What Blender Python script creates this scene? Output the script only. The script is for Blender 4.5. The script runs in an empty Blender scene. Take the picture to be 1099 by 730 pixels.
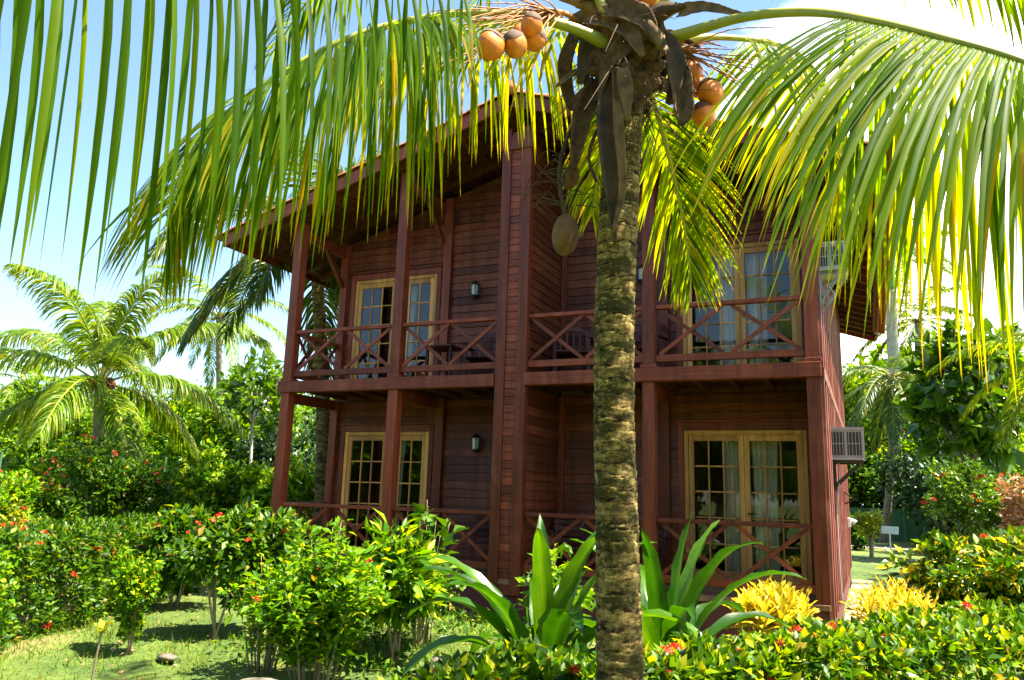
import bpy, math, random
import numpy as np
from mathutils import Vector, Matrix
random.seed(7)
RNG = np.random.default_rng(11)
S = bpy.context.scene
COL = S.collection
R = math.radians
A3 = lambda *a: np.array(a, float)

# ------------------------------------------------------------------ camera
F_PX, W_PX, H_PX = 838.0, 1099.0, 730.0
PITCH, YAW, ROLL = 0.195069, -0.427451, 0.0317906
CAM = A3(2.92, -10.0, 1.631)
fw = A3(math.sin(YAW)*math.cos(PITCH), math.cos(YAW)*math.cos(PITCH), math.sin(PITCH))
r0 = A3(math.cos(YAW), -math.sin(YAW), 0); u0 = np.cross(r0, fw)
rt = r0*math.cos(ROLL)+u0*math.sin(ROLL); up = -r0*math.sin(ROLL)+u0*math.cos(ROLL)
cd = bpy.data.cameras.new('camera'); co = bpy.data.objects.new('camera', cd); COL.objects.link(co)
cd.sensor_width = 36; cd.lens = 36*F_PX/W_PX; cd.clip_end = 2000; cd.clip_start = .05
co.matrix_world = Matrix([[rt[0], up[0], -fw[0], CAM[0]], [rt[1], up[1], -fw[1], CAM[1]], [rt[2], up[2], -fw[2], CAM[2]], [0, 0, 0, 1]])
S.camera = co

def ray(px, py):
    return rt*(px-549.5)/F_PX + up*(365-py)/F_PX + fw
def pt(px, py, dep):                       # point seen at a pixel, dep metres in front of the camera
    return CAM + ray(px, py)*dep
def gpos(px, dist, z=0.0):                 # ground point below a pixel column, dist metres away
    hy = 513 + (px/1099.0)*35
    v = ray(px, hy); v = A3(v[0], v[1], 0); v /= np.linalg.norm(v)
    q = CAM + v*dist*1.0/max(.2, (v@(fw/np.linalg.norm(fw[:2]))*1.0))*1.0
    return A3(q[0], q[1], z)

# ------------------------------------------------------------------ materials
def newmat(name):
    m = bpy.data.materials.new(name); m.use_nodes = True
    nt = m.node_tree
    for n in list(nt.nodes): nt.nodes.remove(n)
    out = nt.nodes.new('ShaderNodeOutputMaterial')
    return m, nt, out
def N(nt, t, **k):
    n = nt.nodes.new(t)
    for a, b in k.items():
        if a.startswith('i_'): n.inputs[a[2:].replace('_', ' ')].default_value = b
        else: setattr(n, a, b)
    return n
def ramp(nt, fac, stops):
    n = nt.nodes.new('ShaderNodeValToRGB'); e = n.color_ramp.elements
    while len(e) < len(stops): e.new(.5)
    for x, (p, c) in zip(e, stops): x.position = p; x.color = (*c, 1) if len(c) == 3 else c
    nt.links.new(fac, n.inputs[0]); return n.outputs[0]
def noise(nt, vec, scale, detail=4, rough=.6):
    n = N(nt, 'ShaderNodeTexNoise'); n.inputs['Scale'].default_value = scale; n.inputs['Detail'].default_value = detail
    n.inputs['Roughness'].default_value = rough
    if vec is not None: nt.links.new(vec, n.inputs['Vector'])
    return n.outputs[0]
def mixc(nt, fac, a, b, mode='MIX'):
    n = N(nt, 'ShaderNodeMix', data_type='RGBA', blend_type=mode)
    for s, v in ((0, fac), (6, a), (7, b)):
        if isinstance(v, (int, float)): n.inputs[s].default_value = v
        elif isinstance(v, tuple): n.inputs[s].default_value = (*v, 1)
        else: nt.links.new(v, n.inputs[s])
    return n.outputs[2]
def math_(nt, op, a, b=0.0):
    n = N(nt, 'ShaderNodeMath', operation=op)
    for i, v in enumerate((a, b)):
        if isinstance(v, (int, float)): n.inputs[i].default_value = v
        else: nt.links.new(v, n.inputs[i])
    return n.outputs[0]
def attr(nt, name, which='Fac'):
    n = N(nt, 'ShaderNodeAttribute', attribute_name=name); return n.outputs[which]
def bump(nt, h, strength, dist):
    b = N(nt, 'ShaderNodeBump'); b.inputs['Strength'].default_value = strength; b.inputs['Distance'].default_value = dist
    nt.links.new(h, b.inputs['Height']); return b.outputs[0]
def objco(nt): return N(nt, 'ShaderNodeTexCoord').outputs['Object']

def leafmat(name, stops, trans=.4, tcol=None, rough=.42, spec=.5, tgain=(1.5, 1.45, .5)):
    m, nt, out = newmat(name)
    c = ramp(nt, attr(nt, 'rnd'), stops)
    p = N(nt, 'ShaderNodeBsdfPrincipled'); p.inputs['Roughness'].default_value = rough
    p.inputs['Specular IOR Level'].default_value = spec
    v = noise(nt, objco(nt), 9, 3)
    c2 = mixc(nt, .35, c, mixc(nt, v, (.25, .25, .25), (1.25, 1.25, 1.1)), 'MULTIPLY')
    c2 = mixc(nt, .5, c, c2)
    nt.links.new(c2, p.inputs['Base Color'])
    t = N(nt, 'ShaderNodeBsdfTranslucent'); nt.links.new(mixc(nt, 1.0, c2, tgain, 'MULTIPLY'), t.inputs[0])
    x = N(nt, 'ShaderNodeMixShader'); x.inputs[0].default_value = trans
    nt.links.new(p.outputs[0], x.inputs[1]); nt.links.new(t.outputs[0], x.inputs[2]); nt.links.new(x.outputs[0], out.inputs[0])
    return m
def woodmat(name, dark, light, rough=.42, wear=.25, wcol=None):
    m, nt, out = newmat(name)
    g = attr(nt, 'g', 'Vector')
    mp = N(nt, 'ShaderNodeMapping'); mp.inputs['Scale'].default_value = (1.2, 22, 22); nt.links.new(g, mp.inputs[0])
    n1 = noise(nt, mp.outputs[0], 1.6, 6, .65)
    c = ramp(nt, n1, [(.25, dark), (.75, light)])
    br = math_(nt, 'MULTIPLY_ADD', attr(nt, 'rnd'), .75); nt.nodes[-1].inputs[2].default_value = .62
    c = mixc(nt, 1.0, c, br, 'MULTIPLY')
    n2 = noise(nt, objco(nt), 2.3, 6, .7)
    wf = ramp(nt, n2, [(.52, (0, 0, 0)), (.72, (wear, wear, wear))])
    c = mixc(nt, wf, c, wcol or tuple(min(1, v*2.1+.01) for v in light))
    mp3 = N(nt, 'ShaderNodeMapping'); mp3.inputs['Scale'].default_value = (7, 7, .45); nt.links.new(objco(nt), mp3.inputs[0])
    st = ramp(nt, noise(nt, mp3.outputs[0], 1.3, 6, .7), [(.40, (.58, .56, .55)), (.56, (1, 1, 1)), (.74, (1.16, 1.13, 1.1))])   # rain streaks
    c = mixc(nt, .8, c, mixc(nt, 1.0, c, st, 'MULTIPLY'))
    p = N(nt, 'ShaderNodeBsdfPrincipled')
    nt.links.new(c, p.inputs['Base Color'])
    rr = math_(nt, 'MULTIPLY_ADD', n2, .3); nt.nodes[-1].inputs[2].default_value = rough-.15
    nt.links.new(rr, p.inputs['Roughness']); p.inputs['Specular IOR Level'].default_value = .28
    nt.links.new(bump(nt, n1, .25, .004), p.inputs['Normal'])
    nt.links.new(p.outputs[0], out.inputs[0]); return m
def plainmat(name, col, rough=.6, metal=0, var=.3, scale=8, col2=None, bmp=0, detail=5, spec=.5):
    m, nt, out = newmat(name)
    n1 = noise(nt, objco(nt), scale, detail, .65)
    c2 = col2 or tuple(v*(1-var) for v in col)
    c = ramp(nt, n1, [(.3, c2), (.68, col)])
    p = N(nt, 'ShaderNodeBsdfPrincipled'); nt.links.new(c, p.inputs['Base Color'])
    p.inputs['Roughness'].default_value = rough; p.inputs['Metallic'].default_value = metal; p.inputs['Specular IOR Level'].default_value = spec
    if bmp: nt.links.new(bump(nt, n1, .6, bmp), p.inputs['Normal'])
    nt.links.new(p.outputs[0], out.inputs[0]); return m

G1, G2, G3, G4 = (.018, .055, .008), (.04, .12, .012), (.09, .21, .018), (.2, .3, .03)
M = {}
M['wood'] = woodmat('mahogany_wood', (.118, .019, .008), (.285, .056, .021), .46, .3, (.38, .115, .065))
M['siding'] = woodmat('siding_wood', (.092, .020, .009), (.23, .058, .023), .48, .38, (.33, .12, .07))
M['sidewall'] = woodmat('sunlit_tone_siding', (.22, .07, .05), (.40, .16, .12), .5, .4)  # paler than the facade siding: sunlit look put into the colour
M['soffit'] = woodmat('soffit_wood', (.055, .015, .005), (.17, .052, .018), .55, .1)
M['pine'] = woodmat('pale_door_wood', (.66, .25, .055), (.86, .44, .13), .45, .05)
M['deckwood'] = woodmat('deck_wood', (.22, .11, .06), (.38, .2, .11), .5, .3)
M['chair'] = woodmat('chair_wood', (.06, .014, .014), (.13, .035, .035), .4, .2)
M['plinth'] = plainmat('maroon_plinth', (.13, .022, .024), .75, var=.45, scale=6, bmp=.004)
M['tile'] = plainmat('clay_tile', (.52, .15, .06), .75, col2=(.27, .075, .035), scale=7, bmp=.004)
M['room'] = plainmat('room_plaster', (.35, .30, .24), .8)
M['black'] = plainmat('black_iron', (.012, .012, .012), .4)
M['lampglass'] = plainmat('frosted_lamp_glass', (.7, .7, .66), .25)
M['acwhite'] = plainmat('cream_enamel', (.46, .44, .36), .45, var=.18)
M['acgrey'] = plainmat('grey_enamel', (.30, .32, .33), .45, var=.2)
M['dark'] = plainmat('dark_grille', (.02, .022, .024), .5)
M['cloth'] = None
M['frondgreen'] = leafmat('palm_leaflet', [(0, (.018, .058, .001)), (.45, (.055, .125, .002)), (.8, (.125, .20, .003)), (.93, (.30, .28, .008)), (1, (.20, .11, .03))], .60, rough=.5, spec=.10, tgain=(3.1, 2.4, .15))
M['frondyellow'] = leafmat('yellow_backlit_palm_leaflet', [(0, (.045, .11, .002)), (.5, (.12, .19, .004)), (.93, (.34, .30, .01)), (1, (.22, .12, .03))], .66, rough=.5, spec=.10, tgain=(3.0, 2.4, .12))  # yellower fronds, with backlit glow put into the colour too
M['frondpale'] = leafmat('pale_palm_leaflet', [(0, (.06, .13, .008)), (.55, (.14, .25, .015)), (.93, (.32, .35, .03)), (1, (.28, .17, .06))], .45, rough=.4, spec=.4, tgain=(1.9, 1.65, .2))
M['fronddark'] = leafmat('dark_palm_leaflet', [(0, (.035, .08, .012)), (.6, (.08, .15, .02)), (.93, (.22, .22, .04)), (1, (.25, .15, .05))], .4, rough=.35)  # darker green than the pale leaflets
M['rachis'] = plainmat('palm_midrib', (.40, .36, .035), .42, col2=(.24, .26, .03), scale=5)
M['drybrown'] = plainmat('dry_palm_sheath', (.18, .095, .036), .95, col2=(.028, .015, .006), scale=22, bmp=.006)
M['drygrey'] = plainmat('grey_dry_bract', (.25, .15, .06), .95, col2=(.05, .028, .012), scale=9, bmp=.003)
M['drydark'] = plainmat('dark_dry_bract', (.10, .055, .022), .85, col2=(.025, .014, .007), scale=9, bmp=.003)
M['nut'] = plainmat('orange_coconut', (.82, .22, .006), .5, col2=(.45, .11, .008), scale=16, bmp=.003)
M['nutcap'] = plainmat('coconut_cap', (.10, .05, .025), .8, scale=12)
M['oldnut'] = plainmat('old_coconut', (.19, .085, .032), .85, col2=(.04, .02, .009), scale=11, bmp=.004)
M['stalk'] = plainmat('orange_flower_stalk', (.50, .19, .03), .6, col2=(.22, .09, .03), scale=6)
M['ixora'] = leafmat('hedge_leaf', [(0, (.015, .05, .002)), (.4, (.05, .14, .003)), (.75, (.15, .28, .005)), (.975, (.42, .42, .015)), (1, (.35, .17, .05))], .4, rough=.4, spec=.25, tgain=(1.9, 1.6, .2))
M['bright'] = leafmat('bright_shrub_leaf', [(0, (.02, .075, .003)), (.45, (.09, .23, .004)), (.8, (.22, .38, .007)), (.975, (.44, .47, .015)), (1, (.38, .22, .05))], .46, rough=.42, spec=.22, tgain=(1.8, 1.55, .15))
M['shrub'] = leafmat('shrub_leaf', [(0, (.014, .048, .002)), (.5, (.045, .125, .004)), (.88, (.12, .23, .007)), (.975, (.26, .31, .015)), (1, (.3, .16, .05))], .38, rough=.42, spec=.22, tgain=(1.8, 1.55, .2))
M['tree'] = leafmat('tree_leaf', [(0, (.025, .075, .003)), (.5, (.095, .205, .005)), (.9, (.21, .34, .008)), (1, (.32, .40, .015))], .46, rough=.45, spec=.2, tgain=(1.8, 1.55, .2))
M['treedark'] = leafmat('dark_tree_leaf', [(0, (.010, .032, .008)), (.5, (.026, .075, .014)), (1, (.06, .12, .022))], .25, rough=.45)  # darker green than the other tree leaves
M['broad'] = leafmat('breadfruit_leaf', [(0, (.025, .07, .006)), (.5, (.065, .15, .009)), (1, (.16, .27, .015))], .4, rough=.22, spec=.6, tgain=(1.7, 1.5, .25))
def strap_material():
    m, nt, out = newmat('broad_strap_leaf')
    c = ramp(nt, attr(nt, 'rnd'), [(0, (.012, .055, .003)), (.5, (.026, .11, .004)), (1, (.08, .20, .009))])
    mp = N(nt, 'ShaderNodeMapping'); mp.inputs['Scale'].default_value = (1.5, 60, 1); nt.links.new(attr(nt, 'g', 'Vector'), mp.inputs[0])
    v = noise(nt, mp.outputs[0], 2.0, 4, .6); b = noise(nt, objco(nt), 6, 6, .7); sp = noise(nt, objco(nt), 34, 4, .7)
    c = mixc(nt, 1.0, c, ramp(nt, v, [(.3, (.62, .68, .6)), (.7, (1.3, 1.2, 1.1))]), 'MULTIPLY')
    c = mixc(nt, 1.0, c, ramp(nt, b, [(.3, (.75, .75, .75)), (.7, (1.3, 1.15, 1))]), 'MULTIPLY')
    c = mixc(nt, ramp(nt, sp, [(.68, (0, 0, 0)), (.74, (.7, .7, .7))]), c, (.30, .24, .07))
    p = N(nt, 'ShaderNodeBsdfPrincipled'); nt.links.new(c, p.inputs['Base Color']); p.inputs['Roughness'].default_value = .34
    nt.links.new(bump(nt, v, .35, .004), p.inputs['Normal'])
    t = N(nt, 'ShaderNodeBsdfTranslucent'); nt.links.new(mixc(nt, 1.0, c, (2.1, 1.8, .2), 'MULTIPLY'), t.inputs[0])
    x = N(nt, 'ShaderNodeMixShader'); x.inputs[0].default_value = .36
    nt.links.new(p.outputs[0], x.inputs[1]); nt.links.new(t.outputs[0], x.inputs[2]); nt.links.new(x.outputs[0], out.inputs[0]); return m
M['crinum'] = strap_material()
M['yellow'] = leafmat('yellow_croton_leaf', [(0, (.30, .26, .015)), (.4, (.62, .50, .02)), (1, (.80, .68, .05))], .35, rough=.35, tgain=(1.1, 1.0, .4))
M['ygreen'] = leafmat('yellow_green_leaf', [(0, (.14, .22, .012)), (.5, (.36, .40, .02)), (1, (.62, .55, .03))], .38, rough=.35, tgain=(1.2, 1.1, .4))
M['croton'] = leafmat('green_gold_croton_leaf', [(0, (.015, .055, .002)), (.45, (.06, .16, .004)), (.68, (.16, .28, .006)), (.8, (.48, .42, .015)), (1, (.72, .58, .03))], .34, rough=.32, spec=.3, tgain=(1.5, 1.35, .2))
M['flower'] = leafmat('red_flower', [(0, (.55, .02, .012)), (.6, (.80, .06, .02)), (1, (.85, .16, .05))], .3, tgain=(1, .6, .5))
M['bark'] = plainmat('grey_bark', (.28, .24, .18), .85, col2=(.10, .08, .06), scale=10, bmp=.01)
M['twig'] = plainmat('pale_twig', (.36, .29, .19), .8, col2=(.17, .13, .08), scale=14)
M['royal'] = plainmat('pale_palm_bark', (.42, .40, .36), .8, col2=(.2, .18, .155), scale=4, bmp=.01)
M['shaft'] = plainmat('green_crownshaft', (.13, .24, .06), .4)
M['rock'] = plainmat('garden_rock', (.17, .15, .11), .95, col2=(.04, .036, .025), scale=9, bmp=.02)
M['screen'] = plainmat('green_windscreen', (.035, .12, .035), .8, var=.5, scale=1.6)
M['wire'] = plainmat('green_wire', (.05, .13, .06), .6)
M['fpost'] = plainmat('green_fence_post', (.06, .15, .075), .6)
M['white'] = plainmat('white_paint', (.72, .72, .70), .5, var=.12)
M['dryleaf'] = leafmat('fallen_leaf', [(0, (.22, .12, .06)), (.6, (.42, .25, .13)), (1, (.6, .28, .2))], .2)

def trunk_material():
    m, nt, out = newmat('mossy_palm_bark')
    o = objco(nt)
    mp = N(nt, 'ShaderNodeMapping'); mp.inputs['Scale'].default_value = (1, 1, 2.6); nt.links.new(o, mp.inputs[0])
    mp2 = N(nt, 'ShaderNodeMapping'); mp2.inputs['Scale'].default_value = (1, 1, .35); nt.links.new(o, mp2.inputs[0])
    n1 = noise(nt, mp.outputs[0], 13, 10, .78)
    n2 = noise(nt, o, 42, 8, .75)
    n3 = noise(nt, mp.outputs[0], 4.2, 8, .7)
    n4 = noise(nt, mp2.outputs[0], 46, 6, .7)
    c = ramp(nt, n1, [(.34, (.05, .030, .012)), (.45, (.20, .135, .05)), (.54, (.40, .29, .11)), (.66, (.60, .48, .23))])
    c = mixc(nt, 1.0, c, ramp(nt, n4, [(.35, (.45, .42, .38)), (.6, (1.1, 1.1, 1.05))]), 'MULTIPLY')
    moss = ramp(nt, math_(nt, 'ADD', n3, math_(nt, 'MULTIPLY', math_(nt, 'SUBTRACT', n2, .5), .5)), [(.49, (0, 0, 0)), (.54, (.93, .93, .93))])
    c = mixc(nt, moss, c, mixc(nt, n2, (.010, .009, .003), (.085, .075, .016)))
    lich = ramp(nt, n2, [(.66, (0, 0, 0)), (.69, (.85, .85, .85))])
    c = mixc(nt, lich, c, (.58, .54, .42))
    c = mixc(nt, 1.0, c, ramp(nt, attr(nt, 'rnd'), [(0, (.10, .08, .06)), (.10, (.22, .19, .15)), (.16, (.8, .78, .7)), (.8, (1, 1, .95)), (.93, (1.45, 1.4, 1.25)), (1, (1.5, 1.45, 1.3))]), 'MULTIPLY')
    p = N(nt, 'ShaderNodeBsdfPrincipled'); nt.links.new(c, p.inputs['Base Color']); p.inputs['Roughness'].default_value = .9; p.inputs['Specular IOR Level'].default_value = .2
    h = math_(nt, 'ADD', n1, math_(nt, 'MULTIPLY', n2, .6))
    nt.links.new(bump(nt, h, 1.0, .02), p.inputs['Normal']); nt.links.new(p.outputs[0], out.inputs[0]); return m
M['trunk'] = trunk_material()

def glass_material():
    m, nt, out = newmat('window_glass')
    fr = N(nt, 'ShaderNodeFresnel'); fr.inputs[0].default_value = 1.5
    f = math_(nt, 'MULTIPLY_ADD', fr.outputs[0], 1.6); nt.nodes[-1].inputs[2].default_value = .0
    t = N(nt, 'ShaderNodeBsdfTransparent'); t.inputs[0].default_value = (.95, .96, .95, 1)
    g = N(nt, 'ShaderNodeBsdfGlossy'); g.inputs['Roughness'].default_value = .015
    o = objco(nt); nt.links.new(bump(nt, noise(nt, o, 1.4, 1), .12, .02), g.inputs['Normal'])
    x = N(nt, 'ShaderNodeMixShader'); nt.links.new(f, x.inputs[0]); nt.links.new(t.outputs[0], x.inputs[1]); nt.links.new(g.outputs[0], x.inputs[2])
    nt.links.new(x.outputs[0], out.inputs[0]); return m
M['glass'] = glass_material()
def cloth_material():
    m, nt, out = newmat('sheer_curtain')
    p = N(nt, 'ShaderNodeBsdfPrincipled'); p.inputs['Base Color'].default_value = (.90, .82, .68, 1); p.inputs['Roughness'].default_value = .8
    t = N(nt, 'ShaderNodeBsdfTranslucent'); t.inputs[0].default_value = (.8, .77, .7, 1)
    x = N(nt, 'ShaderNodeMixShader'); x.inputs[0].default_value = .35
    nt.links.new(p.outputs[0], x.inputs[1]); nt.links.new(t.outputs[0], x.inputs[2]); nt.links.new(x.outputs[0], out.inputs[0]); return m
M['cloth'] = cloth_material()
def ground_material():
    m, nt, out = newmat('lawn_ground')
    o = objco(nt)
    a = noise(nt, o, .55, 6, .65); b = noise(nt, o, 14, 6, .75); d = noise(nt, o, 60, 3, .7)
    c = ramp(nt, a, [(.38, (.045, .09, .008)), (.54, (.10, .145, .015)), (.68, (.23, .175, .07))])
    c = mixc(nt, 1.0, c, ramp(nt, b, [(.3, (.45, .5, .4)), (.7, (1.35, 1.3, 1.2))]), 'MULTIPLY')
    c = mixc(nt, 1.0, c, ramp(nt, d, [(.3, (.6, .6, .6)), (.7, (1.3, 1.3, 1.25))]), 'MULTIPLY')
    p = N(nt, 'ShaderNodeBsdfPrincipled'); nt.links.new(c, p.inputs['Base Color']); p.inputs['Roughness'].default_value = .95
    nt.links.new(bump(nt, b, .7, .03), p.inputs['Normal']); nt.links.new(p.outputs[0], out.inputs[0]); return m
M['ground'] = ground_material()
M['gravel'] = plainmat('pale_path', (.34, .29, .18), .95, col2=(.13, .13, .06), scale=30, bmp=.01)
M['grass'] = leafmat('grass_blade', [(0, (.05, .11, .005)), (.55, (.11, .20, .010)), (.82, (.19, .24, .02)), (1, (.36, .28, .10))], .35, rough=.6, spec=.2)

# ------------------------------------------------------------------ object helpers
ORG = {}
def origin(o):
    v = np.zeros(3)
    while o is not None: v = v + ORG.get(o.name, np.zeros(3)); o = o.parent
    return v
def tag(o, label=None, cat=None, group=None, kind=None):
    if label: o['label'] = label
    if cat: o['category'] = cat
    if group: o['group'] = group
    if kind: o['kind'] = kind
    return o
def thing(name, label, cat, loc=(0, 0, 0), group=None):
    o = bpy.data.objects.new(name, None); COL.objects.link(o); o.location = tuple(map(float, loc)); o.empty_display_size = .2
    ORG[o.name] = np.array(loc, float)
    return tag(o, label, cat, group)
def build(name, V, Fc, mat, parent=None, rnd=None, g=None, smooth=False, world=True, bevel=0):
    """one mesh object; V in world metres; Fc is an (m,k) array or a list of tuples"""
    V = np.asarray(V, float).reshape(-1, 3)
    if world and parent is not None: V = V - origin(parent)
    me = bpy.data.meshes.new(name)
    if isinstance(Fc, np.ndarray):
        m, k = Fc.shape
        me.vertices.add(len(V)); me.vertices.foreach_set('co', V.astype(np.float32).ravel())
        me.loops.add(m*k); me.loops.foreach_set('vertex_index', Fc.astype(np.int32).ravel())
        me.polygons.add(m); me.polygons.foreach_set('loop_start', np.arange(0, m*k, k, dtype=np.int32))
        me.update(calc_edges=True)
    else:
        me.from_pydata(V.tolist(), [], [tuple(map(int, f)) for f in Fc])
    if rnd is not None:
        a = me.attributes.new('rnd', 'FLOAT', 'POINT'); a.data.foreach_set('value', np.asarray(rnd, np.float32).ravel())
    if g is not None:
        a = me.attributes.new('g', 'FLOAT_VECTOR', 'POINT'); a.data.foreach_set('vector', np.asarray(g, np.float32).ravel())
    if smooth: me.polygons.foreach_set('use_smooth', np.ones(len(me.polygons), bool))
    me.materials.append(mat)
    o = bpy.data.objects.new(name, me); COL.objects.link(o)
    if parent is not None: o.parent = parent
    if bevel:
        b = o.modifiers.new('edge', 'BEVEL'); b.width = bevel; b.segments = 2; b.limit_method = 'ANGLE'
    return o
def copy_tree(o, parent=None):
    c = o.copy(); COL.objects.link(c)
    if parent is not None: c.parent = parent
    for ch in o.children: copy_tree(ch, c)
    return c

class MB:
    def __init__(s): s.V = []; s.F = []; s.r = []; s.g = []
    def add(s, V, F, r=None, g=None):
        n = len(s.V); V = [tuple(v) for v in V]
        s.V += V; s.F += [tuple(i+n for i in f) for f in F]
        r = random.random() if r is None else r
        s.r += [r]*len(V); s.g += (g if g is not None else [tuple(v) for v in V])
        return s
    def bar(s, p0, p1, w, h, upv=(0, 0, 1), r=None):
        """box from p0 to p1 (axis through the centre), w across, h along up"""
        p0, p1 = A3(*p0), A3(*p1); d = p1-p0; L = np.linalg.norm(d); d /= L
        u = A3(*upv); 
        if abs(d@u) > .99: u = A3(0, 1, 0)
        sx = np.cross(d, u); sx /= np.linalg.norm(sx); uz = np.cross(sx, d)
        V = []; g = []; off = random.random()*40
        for t in (0, 1):
            for a, b in ((-1, -1), (1, -1), (1, 1), (-1, 1)):
                V.append(p0+d*L*t+sx*a*w/2+uz*b*h/2); g.append((L*t+off, a*w/2+off*3, b*h/2))
        return s.add(V, [(3, 2, 1, 0), (4, 5, 6, 7), (0, 1, 5, 4), (1, 2, 6, 5), (2, 3, 7, 6), (3, 0, 4, 7)], r, g)
    def box(s, lo, hi, r=None):
        lo, hi = A3(*lo), A3(*hi); c = (lo+hi)/2; e = hi-lo; k = int(np.argmax(e))
        a = c.copy(); b = c.copy(); a[k] = lo[k]; b[k] = hi[k]
        if k == 2: return s.bar(a, b, e[0], e[1], (0, 1, 0), r)
        if k == 0: return s.bar(a, b, e[1], e[2], (0, 0, 1), r)
        return s.bar(a, b, e[0], e[2], (0, 0, 1), r)
    def tube(s, P, rad, n=8, cap=True, r=None):
        P = np.array(P, float); m = len(P); rad = np.broadcast_to(np.array(rad, float), (m,))
        T = np.gradient(P, axis=0); V = []; ref = A3(.3, .8, .12)
        for i in range(m):
            t = T[i]/(np.linalg.norm(T[i])+1e-9); a = np.cross(t, ref); a /= np.linalg.norm(a)+1e-9; b = np.cross(t, a)
            for k in range(n):
                q = 2*math.pi*k/n; V.append(P[i]+(a*math.cos(q)+b*math.sin(q))*rad[i])
        F = [(i*n+k, i*n+(k+1) % n, (i+1)*n+(k+1) % n, (i+1)*n+k) for i in range(m-1) for k in range(n)]
        if cap: F += [tuple(range(n))[::-1], tuple(range((m-1)*n, m*n))]
        return s.add(V, F, r)
    def build(s, name, mat, parent=None, **k):
        return build(name, s.V, s.F, mat, parent, rnd=s.r, g=s.g, **k)

def spline(P, n):
    P = np.array(P, float); m = len(P)
    Q = np.vstack([2*P[0]-P[1], P, 2*P[-1]-P[-2]])
    out = []
    for x in np.linspace(0, m-1-1e-6, n):
        i = int(x); t = x-i; a, b, c, d = Q[i:i+4]
        out.append(.5*((2*b)+(-a+c)*t+(2*a-5*b+4*c-d)*t*t+(-a+3*b-3*c+d)*t**3))
    return np.array(out)
def unit(v): return v/(np.linalg.norm(v, axis=-1, keepdims=True)+1e-9)

# ------------------------------------------------------------------ foliage helpers
def leaf_arrays(P, D, Nn, L, W, fold=.22, droop=.18):
    n = len(P); D = unit(D); Sd = unit(np.cross(D, Nn)); Nn = np.cross(Sd, D)
    L = np.broadcast_to(L, (n,))[:, None]; W = np.broadcast_to(W, (n,))[:, None]
    b = P; c = P+D*L*.5-Nn*droop*L*.25
    l = P+D*L*.45+Sd*W*.5+Nn*(fold*W-droop*L*.2); r = P+D*L*.45-Sd*W*.5+Nn*(fold*W-droop*L*.2)
    t = P+D*L-Nn*droop*L
    V = np.stack([b, l, c, r, t], 1).reshape(-1, 3)
    f = np.array([[0, 2, 1], [0, 3, 2], [1, 2, 4], [2, 3, 4]])
    Fc = (np.arange(n)[:, None, None]*5+f[None]).reshape(-1, 3)
    return V, Fc
def clump_points(n, c, rad, k, spread, flat=.0, lowcut=-1):
    """n points in k clumps inside an ellipsoid; returns points and outward directions"""
    c = A3(*c); rad = A3(*rad)
    u = unit(RNG.normal(size=(k*3, 3))); u = u[u[:, 2] > lowcut][:k]; k = len(u)
    rr = RNG.uniform(.35, .95, size=(k, 1))
    C = u*rr
    i = RNG.integers(0, k, n)
    q = unit(RNG.normal(size=(n, 3)))*(RNG.uniform(0, 1, size=(n, 1))**.45)*spread*RNG.uniform(.7, 1.25, size=(k, 1))[i]
    p = C[i]+q
    return c+p*rad, unit(p*1.0+q*1.6), C*rad+c
def leaf_mass(name, P, O, L, W, mat, parent, upness=.5, jitter=.8, rl=.5, fold=.22, droop=.2, rnd=None):
    n = len(P)
    D = unit(O*1.0+RNG.normal(size=(n, 3))*jitter+A3(0, 0, upness*.35))
    Nn = unit(A3(0, 0, 1)*upness*1.6+O*.5+RNG.normal(size=(n, 3))*.55)
    Lr = L*RNG.uniform(1-rl, 1+rl, n)
    V, Fc = leaf_arrays(P, D, Nn, Lr, W*Lr/L, fold, droop)
    rn = RNG.uniform(0, 1, n)**1.2 if rnd is None else rnd
    return build(name, V, Fc, mat, parent, rnd=np.repeat(rn, 5))
def flower_mesh(size):
    """a ball of small petals"""
    n = 46; u = unit(RNG.normal(size=(n, 3))); u[:, 2] = np.abs(u[:, 2])*.8+.05
    V, Fc = leaf_arrays(u*size*.55, unit(u+RNG.normal(size=(n, 3))*.7), u, size*.5, size*.32)
    return V, Fc, np.repeat(RNG.uniform(0, 1, n), 5)
def flowers(parent, P, size, mat=None):
    src = []
    for k in range(3):
        V, Fc, rn = flower_mesh(size); me = build('flower_head', V, Fc, mat or M['flower'], parent, rnd=rn, world=False)
        src.append(me)
    o0 = origin(parent)
    for i, q in enumerate(P):
        o = src[i] if i < 3 else src[i % 3].copy()
        if i >= 3: COL.objects.link(o); o.parent = parent
        o.location = tuple(np.array(q)-o0); s = random.uniform(.65, 1.3); o.scale = (s, s, s)
        o.rotation_euler = (random.uniform(-.5, .5), random.uniform(-.5, .5), random.uniform(0, 6))
    for k in range(len(P), 3): bpy.data.objects.remove(src[k])
def stems(parent, base, tips, r0, mat, name='stem', spread=.035, each=False):
    mb = MB(); base = A3(*base)
    for i, t in enumerate(tips):
        b = base+A3(random.uniform(-spread, spread), random.uniform(-spread, spread), -.03); t = np.array(t)
        mid = b*.5+t*.5+A3(random.uniform(-.06, .06), random.uniform(-.06, .06), .12)*np.linalg.norm(t-b)
        P = spline([b, mid*.6+b*.4, mid, t], 8)
        mb.tube(P, np.linspace(r0, r0*.3, 8), 6)
    return mb.build(name, mat, parent, smooth=True)
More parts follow.
